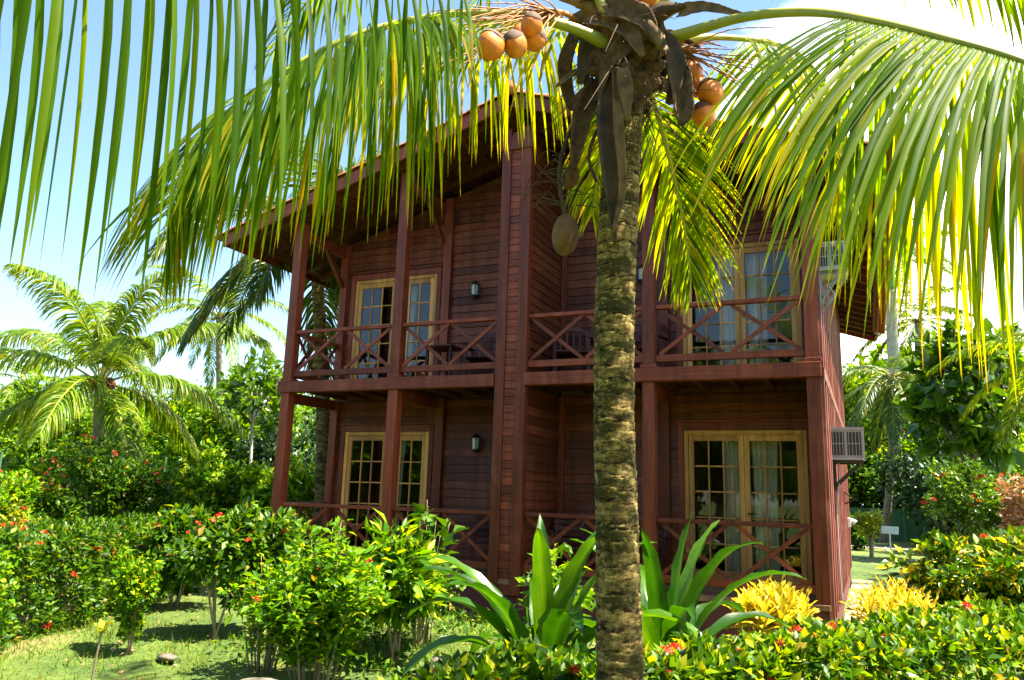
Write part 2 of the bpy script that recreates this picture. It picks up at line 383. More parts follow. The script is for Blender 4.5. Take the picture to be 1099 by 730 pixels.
def shrub(name, label, cat, base, h, rx, ry, n, L, W, mat, stem=8, sr=.012, lowz=.15, k=26, spread=.34, fl=0, fsize=.05, group=None, upness=.5, jitter=.8, stemmat=None, barestem=None):
    base = A3(*base); t = thing(name, label, cat, base, group)
    lo = h*lowz; c = base+A3(0, 0, (h+lo)/2); rad = (rx, ry, (h-lo)/2)
    P, O, C = clump_points(n, c, rad, k, spread)
    P[:, 2] = np.maximum(P[:, 2], base[2]+.02)
    leaf_mass('foliage', P, O, L, W, M[mat], t, upness, jitter)
    stems(t, base, C[:stem], sr, M[stemmat or 'twig'])
    if fl:
        q = unit(RNG.normal(size=(fl, 3))); q[:, 2] = np.abs(q[:, 2])*.9; q[:, 1] = -np.abs(q[:, 1]); q[:, 0] *= 1.0
        flowers(t, c+q*np.array(rad)*RNG.uniform(.9, 1.08, size=(fl, 1)), fsize)
    return t
def tree(name, label, base, h, rx, ry, n, L, W, mat, lowz=.3, k=40, spread=.3, tr=.16, nb=10, group=None, upness=.5, bark='bark', droop=.2):
    base = A3(*base); t = thing(name, label, 'tree', base, group)
    lo = h*lowz; c = base+A3(0, 0, (h+lo)/2)
    P, O, C = clump_points(n, c, (rx, ry, (h-lo)/2), k, spread)
    leaf_mass('crown', P, O, L, W, M[mat], t, upness, .8, droop=droop)
    mb = MB(); j = base+A3(random.uniform(-.2, .2), random.uniform(-.2, .2), lo*1.1+.1)
    mb.tube(spline([base-A3(0, 0, .1), base*.5+j*.5+A3(.1, .05, 0), j], 8), np.linspace(tr, tr*.6, 8), 8)
    for q in C[:nb]:
        mb.tube(spline([j-A3(0, 0, .1), j*.5+q*.5+A3(0, 0, .15*h*.3), q], 7), np.linspace(tr*.5, tr*.1, 7), 6)
    mb.build('trunk', M[bark], t, smooth=True)
    return t

def frond(parent, P, n=70, L=.8, w=.03, t0=.16, ang=(62, 28), grav=1.2, sweep=(0, 0, 0), mat='frondgreen', rad=(.026, .004), K=6, lift=.25, rndb=(0, .9), jit=.12, tipL=.35, fold=.3, twist=0.0, spinj=.35, p0=.62, upref=(0, 0, 1), sweep2=None):
    P = np.array(P, float); Q = spline(P, 40)
    seg = np.r_[0, np.cumsum(np.linalg.norm(np.diff(Q, axis=0), axis=1))]; tot = seg[-1]
    mb = MB(); mb.tube(Q, np.interp(seg/tot, [0, .06, .2, 1], [rad[0]*1.7, rad[0]*1.1, rad[0]*.8, rad[1]]), 7)
    fr = mb.build('frond', M['rachis'], parent, smooth=True)
    ts = np.linspace(t0, .995, n)
    X = np.stack([np.interp(ts*tot, seg, Q[:, i]) for i in range(3)], 1)
    Tg = unit(np.stack([np.interp(ts*tot, seg, np.gradient(Q, axis=0)[:, i]) for i in range(3)], 1))
    Sd = unit(np.cross(Tg, A3(*upref))); Nn = np.cross(Sd, Tg)
    if twist:
        c_, s_ = math.cos(twist), math.sin(twist); Sd, Nn = Sd*c_+Nn*s_, -Sd*s_+Nn*c_
    VV = []; rn = []
    u = (ts-t0)/(1-t0)
    a = np.radians(ang[0]+(ang[1]-ang[0])*u)[:, None]
    prof = np.interp(u, [0, .12, .35, .7, .93, 1], [p0, (1+p0)/2, 1, .85, .5, tipL])
    wprof = np.array([.35, .85, 1, .95, .75, .42, .03]) if K == 6 else np.interp(np.linspace(0, 1, K+1), [0, .15, .4, .7, 1], [.4, .9, 1, .8, .03])
    for side in (-1, 1):
        m = n
        d = unit(np.cos(a)*Tg+np.sin(a)*side*Sd+lift*Nn+(A3(*sweep) if sweep2 is None else A3(*sweep)*(1-u[:, None])+A3(*sweep2)*u[:, None])+RNG.normal(size=(m, 3))*jit)
        ln = L*prof*RNG.uniform(.88, 1.1, m); pos = X.copy()
        gk = grav*RNG.uniform(.75, 1.25, (m, 1))
        spin = RNG.normal(size=(m, 1))*spinj
        sec = []
        for k in range(K+1):
            cr = unit(Tg-(np.sum(Tg*d, 1, keepdims=True))*d); nr = np.cross(d, cr)
            cr2 = cr*np.cos(spin)+nr*np.sin(spin); nr2 = -cr*np.sin(spin)+nr*np.cos(spin)
            ww = (w*wprof[k]*np.interp(u, [0, .3, 1], [.9, 1, .6]))[:, None]*RNG.uniform(.95, 1.05)
            sgn = np.sign(nr2[:, 2:3]+1e-6)
            sec.append(np.stack([pos+cr2*ww*.5-nr2*sgn*ww*fold*.5, pos, pos-cr2*ww*.5-nr2*sgn*ww*fold*.5], 1))
            pos = pos+d*(ln/K)[:, None]
            d = unit(d+A3(0, 0, -1)*gk*1.6/K*(1.0+.6*k/K))
        VV.append(np.stack(sec, 1))            # m,K+1,3,3
        rn.append(np.clip(RNG.uniform(rndb[0], rndb[1], m), 0, 1))
    V = np.concatenate(VV, 0); m2 = len(V); rn = np.concatenate(rn)
    idx = np.arange(m2*(K+1)*3).reshape(m2, K+1, 3)
    f1 = np.stack([idx[:, :-1, 0], idx[:, :-1, 1], idx[:, 1:, 1], idx[:, 1:, 0]], -1).reshape(-1, 4)
    f2 = np.stack([idx[:, :-1, 1], idx[:, :-1, 2], idx[:, 1:, 2], idx[:, 1:, 1]], -1).reshape(-1, 4)
    kk = np.linspace(0, 1, K+1)[None, :, None]
    rv = np.clip(rn[:, None, None]*.9+.22*np.clip(kk-.55, 0, 1)+np.zeros((m2, K+1, 3)), 0, .94); rv[RNG.uniform(0, 1, m2) < .55, -1, :] = 1.0; rv[RNG.uniform(0, 1, m2) < .06, K//2:, :] = .97
    build('leaflets', V.reshape(-1, 3), np.vstack([f1, f2]), M[mat], fr, rnd=rv.ravel(), smooth=True)
    return fr
def blade(mb_list, base, d, L, w, grav, K=10, fold=.35, roll=0.0):
    """one long strap leaf: appends (V, F) to the list"""
    pos = A3(*base); d = unit(A3(*d)); side = unit(np.cross(d, A3(0, 0, 1)))
    side = unit(side+A3(0, 0, 1)*roll)
    sec = []
    for k in range(K+1):
        t = k/K; ww = w*np.interp(t, [0, .12, .45, .8, .95, 1], [.5, .62, 1, .66, .2, .01])
        nr = np.cross(side, d); nr = nr*(1 if nr[2] >= 0 else -1)
        e = nr*ww*fold*.5; wv = math.sin(k*1.7+L*9)*.012
        sec += [pos+side*ww*.5+e+nr*wv, pos+side*ww*.25+e*.28, pos.copy(), pos-side*ww*.25+e*.28, pos-side*ww*.5+e-nr*wv]
        pos = pos+d*L/K; d = unit(d+A3(0, 0, -1)*grav/K*(.3+1.8*t))
        side = unit(side-d*(side@d))
    idx = np.arange((K+1)*5).reshape(K+1, 5)
    F = np.concatenate([np.stack([idx[:-1, j], idx[:-1, j+1], idx[1:, j+1], idx[1:, j]], -1) for j in range(4)])
    mb_list.append((np.array(sec), F))
def join_arrays(lst):
    V = []; F = []; n = 0
    for v, f in lst: V.append(v); F.append(f+n); n += len(v)
    return np.vstack(V), np.vstack(F)

# ------------------------------------------------------------------ light and sky
SUN = unit(A3(.52, .03, 1.0))
el = math.asin(SUN[2]); az = math.atan2(SUN[0], SUN[1])          # azimuth from +y towards +x
w = bpy.data.worlds.new('World'); S.world = w; w.use_nodes = True
nt = w.node_tree; bg = nt.nodes['Background']; bg.inputs[1].default_value = .072
sk = nt.nodes.new('ShaderNodeTexSky'); sk.sky_type = 'NISHITA'; sk.sun_disc = False
sk.sun_elevation = el; sk.sun_rotation = az; sk.altitude = 0; sk.air_density = 1.0; sk.dust_density = .6; sk.ozone_density = 1.5
gc = nt.nodes.new('ShaderNodeTexCoord').outputs['Generated']
sx = nt.nodes.new('ShaderNodeSeparateXYZ'); nt.links.new(gc, sx.inputs[0])
dv = math_(nt, 'MAXIMUM', math_(nt, 'ADD', sx.outputs[2], .10), .06)
cb = nt.nodes.new('ShaderNodeCombineXYZ')
nt.links.new(math_(nt, 'DIVIDE', sx.outputs[0], dv), cb.inputs[0]); nt.links.new(math_(nt, 'DIVIDE', sx.outputs[1], dv), cb.inputs[1])
cn = noise(nt, cb.outputs[0], .62, 9, .60)
dotn = nt.nodes.new('ShaderNodeVectorMath'); dotn.operation = 'DOT_PRODUCT'; nt.links.new(gc, dotn.inputs[0]); dotn.inputs[1].default_value = tuple(unit(A3(.55, .8, .25)))
bias = math_(nt, 'MULTIPLY', math_(nt, 'SUBTRACT', dotn.outputs['Value'], .62), .55)     # cloud cover grows towards the sun side
lowb = math_(nt, 'MULTIPLY', math_(nt, 'SUBTRACT', .34, sx.outputs[2]), .42)
behind = math_(nt, 'MULTIPLY', math_(nt, 'MAXIMUM', math_(nt, 'SUBTRACT', math_(nt, 'MULTIPLY', sx.outputs[1], -1.0), .05), 0.0), .35)   # unseen cloud cover added behind the camera to whiten the ambient light
cf = ramp(nt, math_(nt, 'ADD', math_(nt, 'ADD', cn, behind), math_(nt, 'ADD', bias, lowb)), [(.47, (0, 0, 0)), (.60, (1, 1, 1))])
skc = mixc(nt, 1.0, sk.outputs[0], (1.0, 1.07, 1.06), 'MULTIPLY')
nt.links.new(mixc(nt, cf, skc, (9.2, 9.0, 8.7)), bg.inputs[0])
sd = bpy.data.lights.new('sun', 'SUN'); sd.energy = 5.0; sd.angle = R(.5); sd.color = (1, .91, .74)
so = bpy.data.objects.new('sun', sd); COL.objects.link(so)
so.rotation_euler = Vector(tuple(-SUN)).to_track_quat('-Z', 'Y').to_euler()
S.view_settings.view_transform = 'Standard'; S.view_settings.look = 'None'; S.view_settings.exposure = 2.3; S.view_settings.gamma = 1
S.cycles.use_denoising = True
S.cycles.max_bounces = 8; S.cycles.transparent_max_bounces = 12; S.cycles.diffuse_bounces = 4
S.cycles.sample_clamp_indirect = 8

# ------------------------------------------------------------------ ground
def ground():
    xs = np.concatenate([np.linspace(-14, 8, 111)]); ys = np.linspace(-10, 12, 111)
    X, Y = np.meshgrid(xs, ys); 
    edge = np.minimum(np.minimum(X+14, 8-X), np.minimum(Y+10, 12-Y)); e = np.clip(edge/1.0, 0, 1)
    Z = (.03*np.sin(X*1.9+.6*Y)+.025*np.sin(Y*2.3-X)+.012*np.sin(X*6+Y*5))*e-.02*e
    V = np.stack([X, Y, Z], -1).reshape(-1, 3); n = 111
    i = np.arange(n*n).reshape(n, n)
    F = np.stack([i[:-1, :-1], i[:-1, 1:], i[1:, 1:], i[1:, :-1]], -1).reshape(-1, 4)
    Fl = [tuple(f) for f in F]; V = V.tolist(); b = len(V)
    V += [(-14, -10, 0), (8, -10, 0), (8, 12, 0), (-14, 12, 0), (-600, -600, 0), (600, -600, 0), (600, 900, 0), (-600, 900, 0)]
    Fl += [(b+4, b+5, b+1, b), (b+5, b+6, b+2, b+1), (b+6, b+7, b+3, b+2), (b+7, b+4, b, b+3)]
    tag(build('ground', V, Fl, M['ground'], smooth=True), kind='structure')
ground()
pb = MB(); pb.add([(2.50, -.2, .014), (2.80, -.2, .014), (2.95, 2, .014), (2.78, 4, .014), (2.9, 9.6, .014), (2.50, 9.6, .014)], [(0, 1, 2, 3, 4, 5)])
tag(pb.build('gravel_strip', M['gravel']), kind='structure')
pb = MB(); pb.add([(-4, 25, .02), (30, 22, .02), (30, 24.5, .02), (-4, 27, .02)], [(0, 1, 2, 3)])
tag(pb.build('path', M['gravel']), kind='structure')
def grass():
    n = 300000
    x = RNG.uniform(-11, 6, n); y = RNG.uniform(-8, 8, n)
    d = np.hypot(x-CAM[0], y-CAM[1]); k = RNG.uniform(0, 1, n) < np.clip(7.5/d, 0, 1)**1.6
    patch = np.sin(x*1.3+2*np.sin(y*.9))+np.sin(y*1.7+1.3*np.sin(x*1.1))+RNG.normal(size=n)*.7
    k &= patch > -1.1; k &= ~((x > -5.8) & (x < 2.6) & (y > -.1)); k &= ~((x > 2.6) & (x < 3.3) & (y > -.5))
    x = x[k]; y = y[k]; n = len(x); patch = patch[k]
    P = np.stack([x, y, np.full(n, -.02)+.03*np.sin(x*1.9+.6*y)+.025*np.sin(y*2.3-x)-.01], 1)
    D = unit(RNG.normal(size=(n, 3))*.6+A3(0, 0, 1)); sd_ = unit(np.cross(D, RNG.normal(size=(n, 3))))
    h = (RNG.uniform(.025, .08, n)*(1+1.3*(np.sin(x*7+3*np.sin(y*5))*np.sin(y*8+2*np.sin(x*6)) > .45)))[:, None]; ww = RNG.uniform(.003, .007, n)[:, None]
    V = np.stack([P-sd_*ww, P+sd_*ww, P+D*h], 1).reshape(-1, 3)
    F = np.arange(n*3).reshape(n, 3)
    rn = np.clip(RNG.uniform(0, .75, n)+.22*(RNG.uniform(0, 1, n) > .75)-.08*patch+.05, 0, 1)
    tag(build('grass', V, F, M['grass'], rnd=np.repeat(rn, 3)), kind='stuff')
grass()

# ------------------------------------------------------------------ house
H = thing('wooden_house', 'two storey dark red timber house with balconies and orange tiled gable roof', 'house', (0, 0, 0))
P1, P2, PL, PR, P4, P5 = -5.665, -3.603, -1.876, -1.400, .352, 2.383
XC, ZA, D0, YB = -1.638, 7.54, 1.39, 9.5
XLW, XRW = -5.75, 2.47
XLE, ZLE, XRE, ZRE, YF, YR = -7.08, 5.90, 3.32, 5.85, -.33, 10.9
DK, UF = .50, 3.30
PW = .165
def roofz(x, off=0.0):
    x = np.asarray(x, float)
    return np.where(x < XC, ZA+(x-XC)*(ZA-ZLE)/(XC-XLE), ZA-(x-XC)*(ZA-ZRE)/(XRE-XC))-off
OFF = .27
def hb(name, mat, parent=H, bevel=.006, fn=None, **k):
    mb = MB(); fn(mb); return mb.build(name, M[mat], parent, bevel=bevel, **k)
hb('plinth', 'plinth', fn=lambda m: (m.box((XLW, .04, -.3), (XRW, YB-.05, .43)),))
hb('deck', 'deckwood', fn=lambda m: [m.box((P1-.1+i*0, -.01+i*.1165, .434), (XRW-.012, -.01+i*.1165+.112, DK)) for i in range(14)])
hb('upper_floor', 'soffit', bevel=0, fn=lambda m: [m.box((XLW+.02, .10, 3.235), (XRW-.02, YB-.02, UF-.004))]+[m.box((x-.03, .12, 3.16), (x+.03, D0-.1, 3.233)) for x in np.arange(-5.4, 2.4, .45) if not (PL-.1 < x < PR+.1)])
# posts
for x in (P1, P2, P4, P5):
    hb('post', 'wood', fn=lambda m: m.box((x-PW/2, 0, DK+.002), (x+PW/2, PW, 3.142)))
    def upost(m):
        m.box((x-PW/2, 0, 3.322), (x+PW/2, PW, float(roofz(x, OFF+.02))))
        m.box((x-PW/2-.022, -.022, 3.322), (x+PW/2+.022, PW+.022, 3.375))
    hb('post', 'wood', fn=upost)
for x in (P1+.02, -3.50, .25):
    hb('wall_post', 'wood', fn=lambda m: m.box((x-.075, D0-.10, DK+.002), (x+.075, D0+.06, 3.155)))
    hb('wall_post', 'wood', fn=lambda m: m.box((x-.075, D0-.10, UF), (x+.075, D0+.06, float(roofz(x, OFF+.03)))))
hb('corner_trim', 'wood', fn=lambda m: (m.box((PR+.002, D0-.085, DK), (PR+.09, D0-.02, 3.15)), m.box((PR+.002, D0-.085, UF), (PR+.09, D0-.02, float(roofz(PR, OFF+.1))))))
# beams
hb('beam', 'wood', fn=lambda m: m.box((P1-PW/2-.05, -.045, 3.14), (PL-.012, .12, 3.32)))
hb('beam', 'wood', fn=lambda m: m.box((PR-.03, -.045, 3.14), (XRW+.004, .12, 3.32)))
for x in (P1, P2, P4):
    hb('tie_beam', 'wood', fn=lambda m: m.box((x-.05, .123, 2.99), (x+.05, D0-.102, 3.155)))
    def brace(m):
        zr = float(roofz(x, OFF+.06))
        m.bar((x, .16, zr-.12), (x, D0-.1, zr-.12), .09, .16)
        m.bar((x, D0-.1, zr-.75), (x, .75, zr-.16), .07, .09)
    hb('tie_beam', 'wood', fn=brace)
# central pilaster and partition
def pil(m):
    zt = float(roofz(XC, .46))
    m.box((PL, -.03, .3), (PL+.145, .10, zt)); m.box((PR-.155, -.03, .3), (PR, .10, zt))
hb('pilaster', 'wood', fn=pil)
def pilfill(m):
    z = .3
    while z < 7.02:
        h = .112; m.bar((PL+.147, .02, z+h/2), (PR-.157, .02, z+h/2), .05, h-.006); z += h
hb('pilaster_infill', 'wood', bevel=.004, fn=pilfill)
hb('header_beam', 'wood', fn=lambda m: m.box((PL-.02, -.05, 6.72), (PR+.03, .115, 6.95)))

PH = .132
def siding_face(m, u0, u1, z0, z1, place, topfn=None, openings=()):
    """lapped boards between u0..u1; place(u, z, proud) -> point; openings = (ua, ub, za, zb)"""
    z = z0
    while z < z1-.01:
        zt = min(z+PH, z1); a, b = u0, u1; segs = [(a, b)]
        if topfn is not None:
            us = np.linspace(u0, u1, 60); ok = us[topfn(us) > zt-.01]
            if len(ok) < 2: z = zt; continue
            segs = [(ok.min(), ok.max())]
        for (ua, ub, za, zb) in openings:
            if zt > za+.005 and z < zb-.005:
                ns = []
                for (s, e) in segs:
                    if ub <= s or ua >= e: ns.append((s, e)); continue
                    if ua > s: ns.append((s, ua))
                    if ub < e: ns.append((ub, e))
                segs = ns
        for (s, e) in segs:
            cut = [s]; 
            while e-cut[-1] > 2.6: cut.append(cut[-1]+random.uniform(1.5, 2.5))
            cut.append(e)
            for p, q in zip(cut[:-1], cut[1:]):
                off = random.random()*40; zz0 = z+.004+random.uniform(-.003, .003); dq = random.uniform(-.004, .006); v = [(p, zz0, .026+dq), (q, zz0+random.uniform(-.002, .002), .026-dq*.5), (q, zt-.004, .012), (p, zt-.004, .012), (p, zz0, 0), (q, zz0, 0), (p, zt-.004, 0), (q, zt-.004, 0)]
                m.add([place(*t) for t in v], [(0, 1, 2, 3), (0, 4, 5, 1), (3, 2, 7, 6), (0, 3, 6, 4), (1, 5, 7, 2)], None, [(t[0]+off, t[1]*1.0+off*3, t[2]) for t in v])
        z = zt
def panel(m, u0, u1, z0, z1, place, openings=(), th=.08, topfn=None):
    """solid wall behind the boards, cut round its openings"""
    us = sorted({u0, u1, *[o[0] for o in openings], *[o[1] for o in openings]}); zs = sorted({z0, z1, *[o[2] for o in openings], *[o[3] for o in openings]})
    for a, b in zip(us[:-1], us[1:]):
        for c, d in zip(zs[:-1], zs[1:]):
            if any(o[0]-1e-6 <= a and b <= o[1]+1e-6 and o[2]-1e-6 <= c and d <= o[3]+1e-6 for o in openings): continue
            v = [place(*t) for t in ((a, c, -.002), (b, c, -.002), (b, d, -.002), (a, d, -.002), (a, c, -th), (b, c, -th), (b, d, -th), (a, d, -th))]
            m.add(v, [(0, 1, 2, 3), (5, 4, 7, 6), (0, 4, 5, 1), (3, 2, 6, 7), (0, 3, 7, 4), (1, 5, 6, 2)])
    if topfn is not None:
        k = [u for u in (u0, XC, u1) if u0 <= u <= u1] if u0 < XC < u1 else [u0, u1]
        f = [place(u, z1, -.002) for u in k]+[place(u, float(topfn(u)), -.002) for u in k[::-1]]
        m.add(f, [tuple(range(len(f)))])
DOORS = {'LL': (-5.42, -3.72, .52, 2.62), 'LU': (-5.42, -3.72, UF+.02, 5.36), 'RL': (.52, 2.19, .52, 2.62), 'RU': (.52, 2.19, UF+.02, 5.36)}
bw = lambda u, z, q: (u, D0-q, z)
rt_ = lambda u: roofz(u, OFF)
for (u0, u1, ds) in ((XLW, PL, ('LL', 'LU')), (PR, XRW-.03, ('RL', 'RU'))):
    ops = [DOORS[d] for d in ds]
    m = MB(); siding_face(m, u0+.01, u1, DK, 3.16, bw, None, ops); siding_face(m, u0+.01, u1, UF, 7.4, bw, rt_, ops)
    wl = m.build('wall', M['siding'], H)
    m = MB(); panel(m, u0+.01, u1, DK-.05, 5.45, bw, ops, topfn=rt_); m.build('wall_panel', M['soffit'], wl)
# partition faces and outer walls
m = MB()
siding_face(m, .10, D0, DK, 3.16, lambda u, z, q: (PR+q-.028, u, z)); siding_face(m, .10, D0, UF, 6.9, lambda u, z, q: (PR+q-.028, u, z))
siding_face(m, .10, D0, DK, 3.16, lambda u, z, q: (PL-q+.028, u, z)); siding_face(m, .10, D0, UF, 6.9, lambda u, z, q: (PL-q+.028, u, z))
pw = m.build('partition_wall', M['siding'], H)
MB().box((PL+.03, .10, DK), (PR-.03, D0, 6.9)).build('wall_panel', M['soffit'], pw)
m = MB()
z0 = .30
for y in np.arange(.0, YB-.01, .145):
    m.box((XRW-.03, y+.003, z0), (XRW, y+.142, float(roofz(XRW, OFF-.02))))
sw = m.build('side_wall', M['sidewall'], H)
m = MB()
for y in np.arange(.02, YB, .58): m.box((XRW+.001, y, z0), (XRW+.032, y+.07, float(roofz(XRW, OFF-.01))))
m.box((XRW+.001, .0, 3.13), (XRW+.040, YB, 3.26))
m.build('batten', M['sidewall'], sw, bevel=.004)
MB().box((XRW-.11, .17, DK), (XRW-.032, YB, 5.75)).build('wall_panel', M['soffit'], sw)
m = MB(); siding_face(m, D0, YB, .30, 6.1, lambda u, z, q: (XLW-q, u, z)); lw = m.build('side_wall', M['siding'], H)
MB().box((XLW+.003, D0+.1, .30), (XLW+.08, YB, 5.9)).build('wall_panel', M['soffit'], lw)
m = MB(); panel(m, XLW, XRW, .30, 5.9, lambda u, z, q: (u, YB+q, z), topfn=lambda u: roofz(u, .2)); m.build('rear_wall', M['soffit'], H)
m = MB(); m.box((XC-.06, D0+.1, DK), (XC+.06, YB-.1, 6.6)); m.box((XLW+.1, 5.2, DK), (XC-.07, 5.3, 6.2)); m.box((XC+.07, 5.2, DK), (XRW-.15, 5.3, 6.2))
m.build('inner_wall', M['room'], H)
m = MB(); m.box((XLW+.1, D0+.09, 3.0), (XRW-.13, 5.19, 3.09)); m.box((XLW+.1, D0+.09, 5.55), (XRW-.13, 5.19, 5.62)); m.build('ceiling_panel', M['room'], H)

# glazed doors
def french_door(d, swing=0):
    x0, x1, za, zb = DOORS[d]
    def fr(m):
        y0, y1 = D0-.035, D0+.08
        m.box((x0-.085, y0, za), (x0, y1, zb+.11)); m.box((x1, y0, za), (min(x1+.085, XRW-.04), y1, zb+.11)); m.box((x0+.001, y0, zb), (x1-.001, y1, zb+.11))
        m.box((x0-.12, y0-.03, zb+.112), (min(x1+.12, XRW-.04), y1, zb+.145))
    f = hb('french_door', 'wood', fn=fr)
    def cas(m):
        y0, y1 = D0-.02, D0+.07
        m.box((x0+.002, y0, za), (x0+.062, y1, zb-.003)); m.box((x1-.062, y0, za), (x1-.002, y1, zb-.003)); m.box((x0+.064, y0, zb-.065), (x1-.064, y1, zb-.003)); m.box((x0+.064, y0-.02, za), (x1-.064, y1, za+.035))
    hb('door_casing', 'pine', f, fn=cas)
    a, b = x0+.066, x1-.066; mid = (a+b)/2
    for (p, q) in ((a, mid-.002), (mid+.002, b)):
        def leaf(m):
            y0, y1 = D0+.0, D0+.045; st = .072; zl, zh = za+.038, zb-.068
            m.box((p, y0, zl), (p+st, y1, zh)); m.box((q-st, y0, zl), (q, y1, zh))
            m.box((p+st+.001, y0, zh-.085), (q-st-.001, y1, zh)); m.box((p+st+.001, y0, zl), (q-st-.001, y1, zl+.13))
            w_ = q-p-2*st; hh = zh-.085-(zl+.13)
            for i in (1, 2): xx = p+st+w_*i/3; m.box((xx-.011, y0+.004, zl+.131), (xx+.011, y1-.004, zh-.086))
            for i in range(1, 5):
                zz = zl+.13+hh*i/5
                for j in range(3): m.box((p+st+w_*j/3+.012, y0+.006, zz-.011), (p+st+w_*(j+1)/3-.012, y1-.006, zz+.011))
        hb('door_leaf', 'pine', f, .004, leaf)
        m = MB(); m.add([(p+.05, D0+.022, za+.1), (q-.05, D0+.022, za+.1), (q-.05, D0+.022, zb-.1), (p+.05, D0+.022, zb-.1)], [(0, 1, 2, 3)]); m.build('glass', M['glass'], f)
    m = MB(); m.bar((mid+.04, D0-.045, za+.95), (mid+.15, D0-.045, za+.95), .018, .02); m.bar((mid+.04, D0-.045, za+.95), (mid+.04, D0+.0, za+.95), .018, .018); m.build('door_handle', M['black'], f)
for d in DOORS: french_door(d)

# railings
def railing(xa, xb, ztop, zbot, axis='x', fixed=.08, nx=2):
    def Q(u, z, o=0): return (u, fixed+o, z) if axis == 'x' else (fixed+o, u, z)
    a = Q(xa, ztop-.03); b = Q(xb, ztop-.03)
    r = MB().bar(a, b, .085, .055).build('railing', M['wood'], H, bevel=.008)
    MB().bar(Q(xa, zbot), Q(xb, zbot), .06, .095).build('bottom_rail', M['wood'], r, bevel=.006)
    L = xb-xa; seg = L/nx; hw = min(.47*seg, .41)
    for i in range(nx):
        c = xa+seg*(i+.5)
        for s, o in ((1, -.013), (-1, .013)):
            MB().bar(Q(c-s*hw, zbot+.05, o), Q(c+s*hw, ztop-.06, o), .024, .05).build('cross_brace', M['wood'], r)
h = PW/2
for base, zt in ((DK, 1.40), (UF, 4.18)):
    for a, b in ((P1+h, P2-h), (P2+h, PL), (PR, P4-h), (P4+h, P5-h)): railing(a, b, zt, base+.155)
    railing(PW, D0-.1, zt, base+.155, 'y', P1, 2)

# roof
def slab(m, xa, za, xb, zb, y0, y1, th, off=0.0):
    dx, dz = xb-xa, zb-za; L = math.hypot(dx, dz); nx, nz = -dz/L, dx/L
    if nz < 0: nx, nz = -nx, -nz
    a0 = (xa-nx*off, za-nz*off); b0 = (xb-nx*off, zb-nz*off); a1 = (a0[0]-nx*th, a0[1]-nz*th); b1 = (b0[0]-nx*th, b0[1]-nz*th)
    V = [(a0[0], y0, a0[1]), (b0[0], y0, b0[1]), (b0[0], y1, b0[1]), (a0[0], y1, a0[1]), (a1[0], y0, a1[1]), (b1[0], y0, b1[1]), (b1[0], y1, b1[1]), (a1[0], y1, a1[1])]
    m.add(V, [(0, 1, 2, 3), (7, 6, 5, 4), (0, 4, 5, 1), (2, 6, 7, 3), (1, 5, 6, 2), (0, 3, 7, 4)], None, [(v[1], v[0], v[2]) for v in V])
SIDES = ((XLE, ZLE), (XRE, ZRE))
m = MB()
for xe, ze in SIDES:      # soffit boards run along the ridge
    n = 34
    for i in range(n):
        t0, t1 = i/n, (i+1)/n-.003
        f = lambda t: (XC+(xe-XC)*(.012+.985*t), ZA+(ze-ZA)*(.012+.985*t))
        a, b = f(t0), f(t1); slab(m, a[0], a[1], b[0], b[1], YF+.03, YR-.03, .022, .085)
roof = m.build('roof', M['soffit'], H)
for xe, ze in SIDES:
    for y in [YF+.32]+list(np.arange(.62, YR-.2, .55)):
        m = MB(); slab(m, XC+(xe-XC)*.01, ZA+(ze-ZA)*.01, XC+(xe-XC)*.985, ZA+(ze-ZA)*.985, y-.03, y+.03, .10, .109); m.build('rafter', M['soffit'], roof)
    m = MB(); slab(m, XC, ZA, xe, ze, YF, YF+.035, .20, .055)
    m.build('bargeboard', M['wood'], roof, bevel=.005)
    m = MB(); slab(m, XC, ZA, xe, ze, YR-.035, YR, .20, .055); m.build('bargeboard', M['wood'], roof, bevel=.005)
    m = MB(); s = 1 if xe > XC else -1
    m.box((min(xe-s*.004, xe-s*.032), YF+.04, ze-.20), (max(xe-s*.004, xe-s*.032), YR-.04, ze-.045)); m.build('fascia', M['wood'], roof, bevel=.004)
    # barrel tiles: rows of half-round pans down the slope
    V = []; F = []; rn = []; ny = int((YR-YF+.08)/.20); nr = 16
    ex = xe+s*.16; ez = ze-.16*abs((ZA-ze)/(XC-xe))
    d = unit(A3(ex-XC, 0, ez-ZA)); nrm = A3(-d[2]*s, 0, d[0]*s); nrm = nrm if nrm[2] > 0 else -nrm
    Ls = math.hypot(ex-XC, ez-ZA); K = 9
    for j in range(ny):
        yc = YF-.04+(j+.5)*.20
        for i in range(nr):
            b0 = len(V); rr = random.random()
            for t, lift in ((i/nr-.012, .0), ((i+1)/nr, .022)):
                for k in range(K):
                    ph = math.pi*k/(K-1); yy = yc-.1*math.cos(ph)*1.02; hh = .055*math.sin(ph)+lift-.045
                    V.append(A3(XC, yy, ZA)+d*Ls*max(0, t)+nrm*hh); rn.append(rr)
            F += [(b0+k, b0+k+1, b0+K+k+1, b0+K+k) for k in range(K-1)]
            F.append(tuple(b0+K+k for k in range(K)))
    build('roof_tiles', V, F, M['tile'], roof, rnd=rn)
m = MB()
for y in np.arange(YF-.06, YR+.05, .32): m.tube([(XC, y, ZA+.02), (XC, y+.36, ZA+.05)], [.10, .12], 12)
m.build('ridge_tiles', M['tile'], roof, smooth=True)

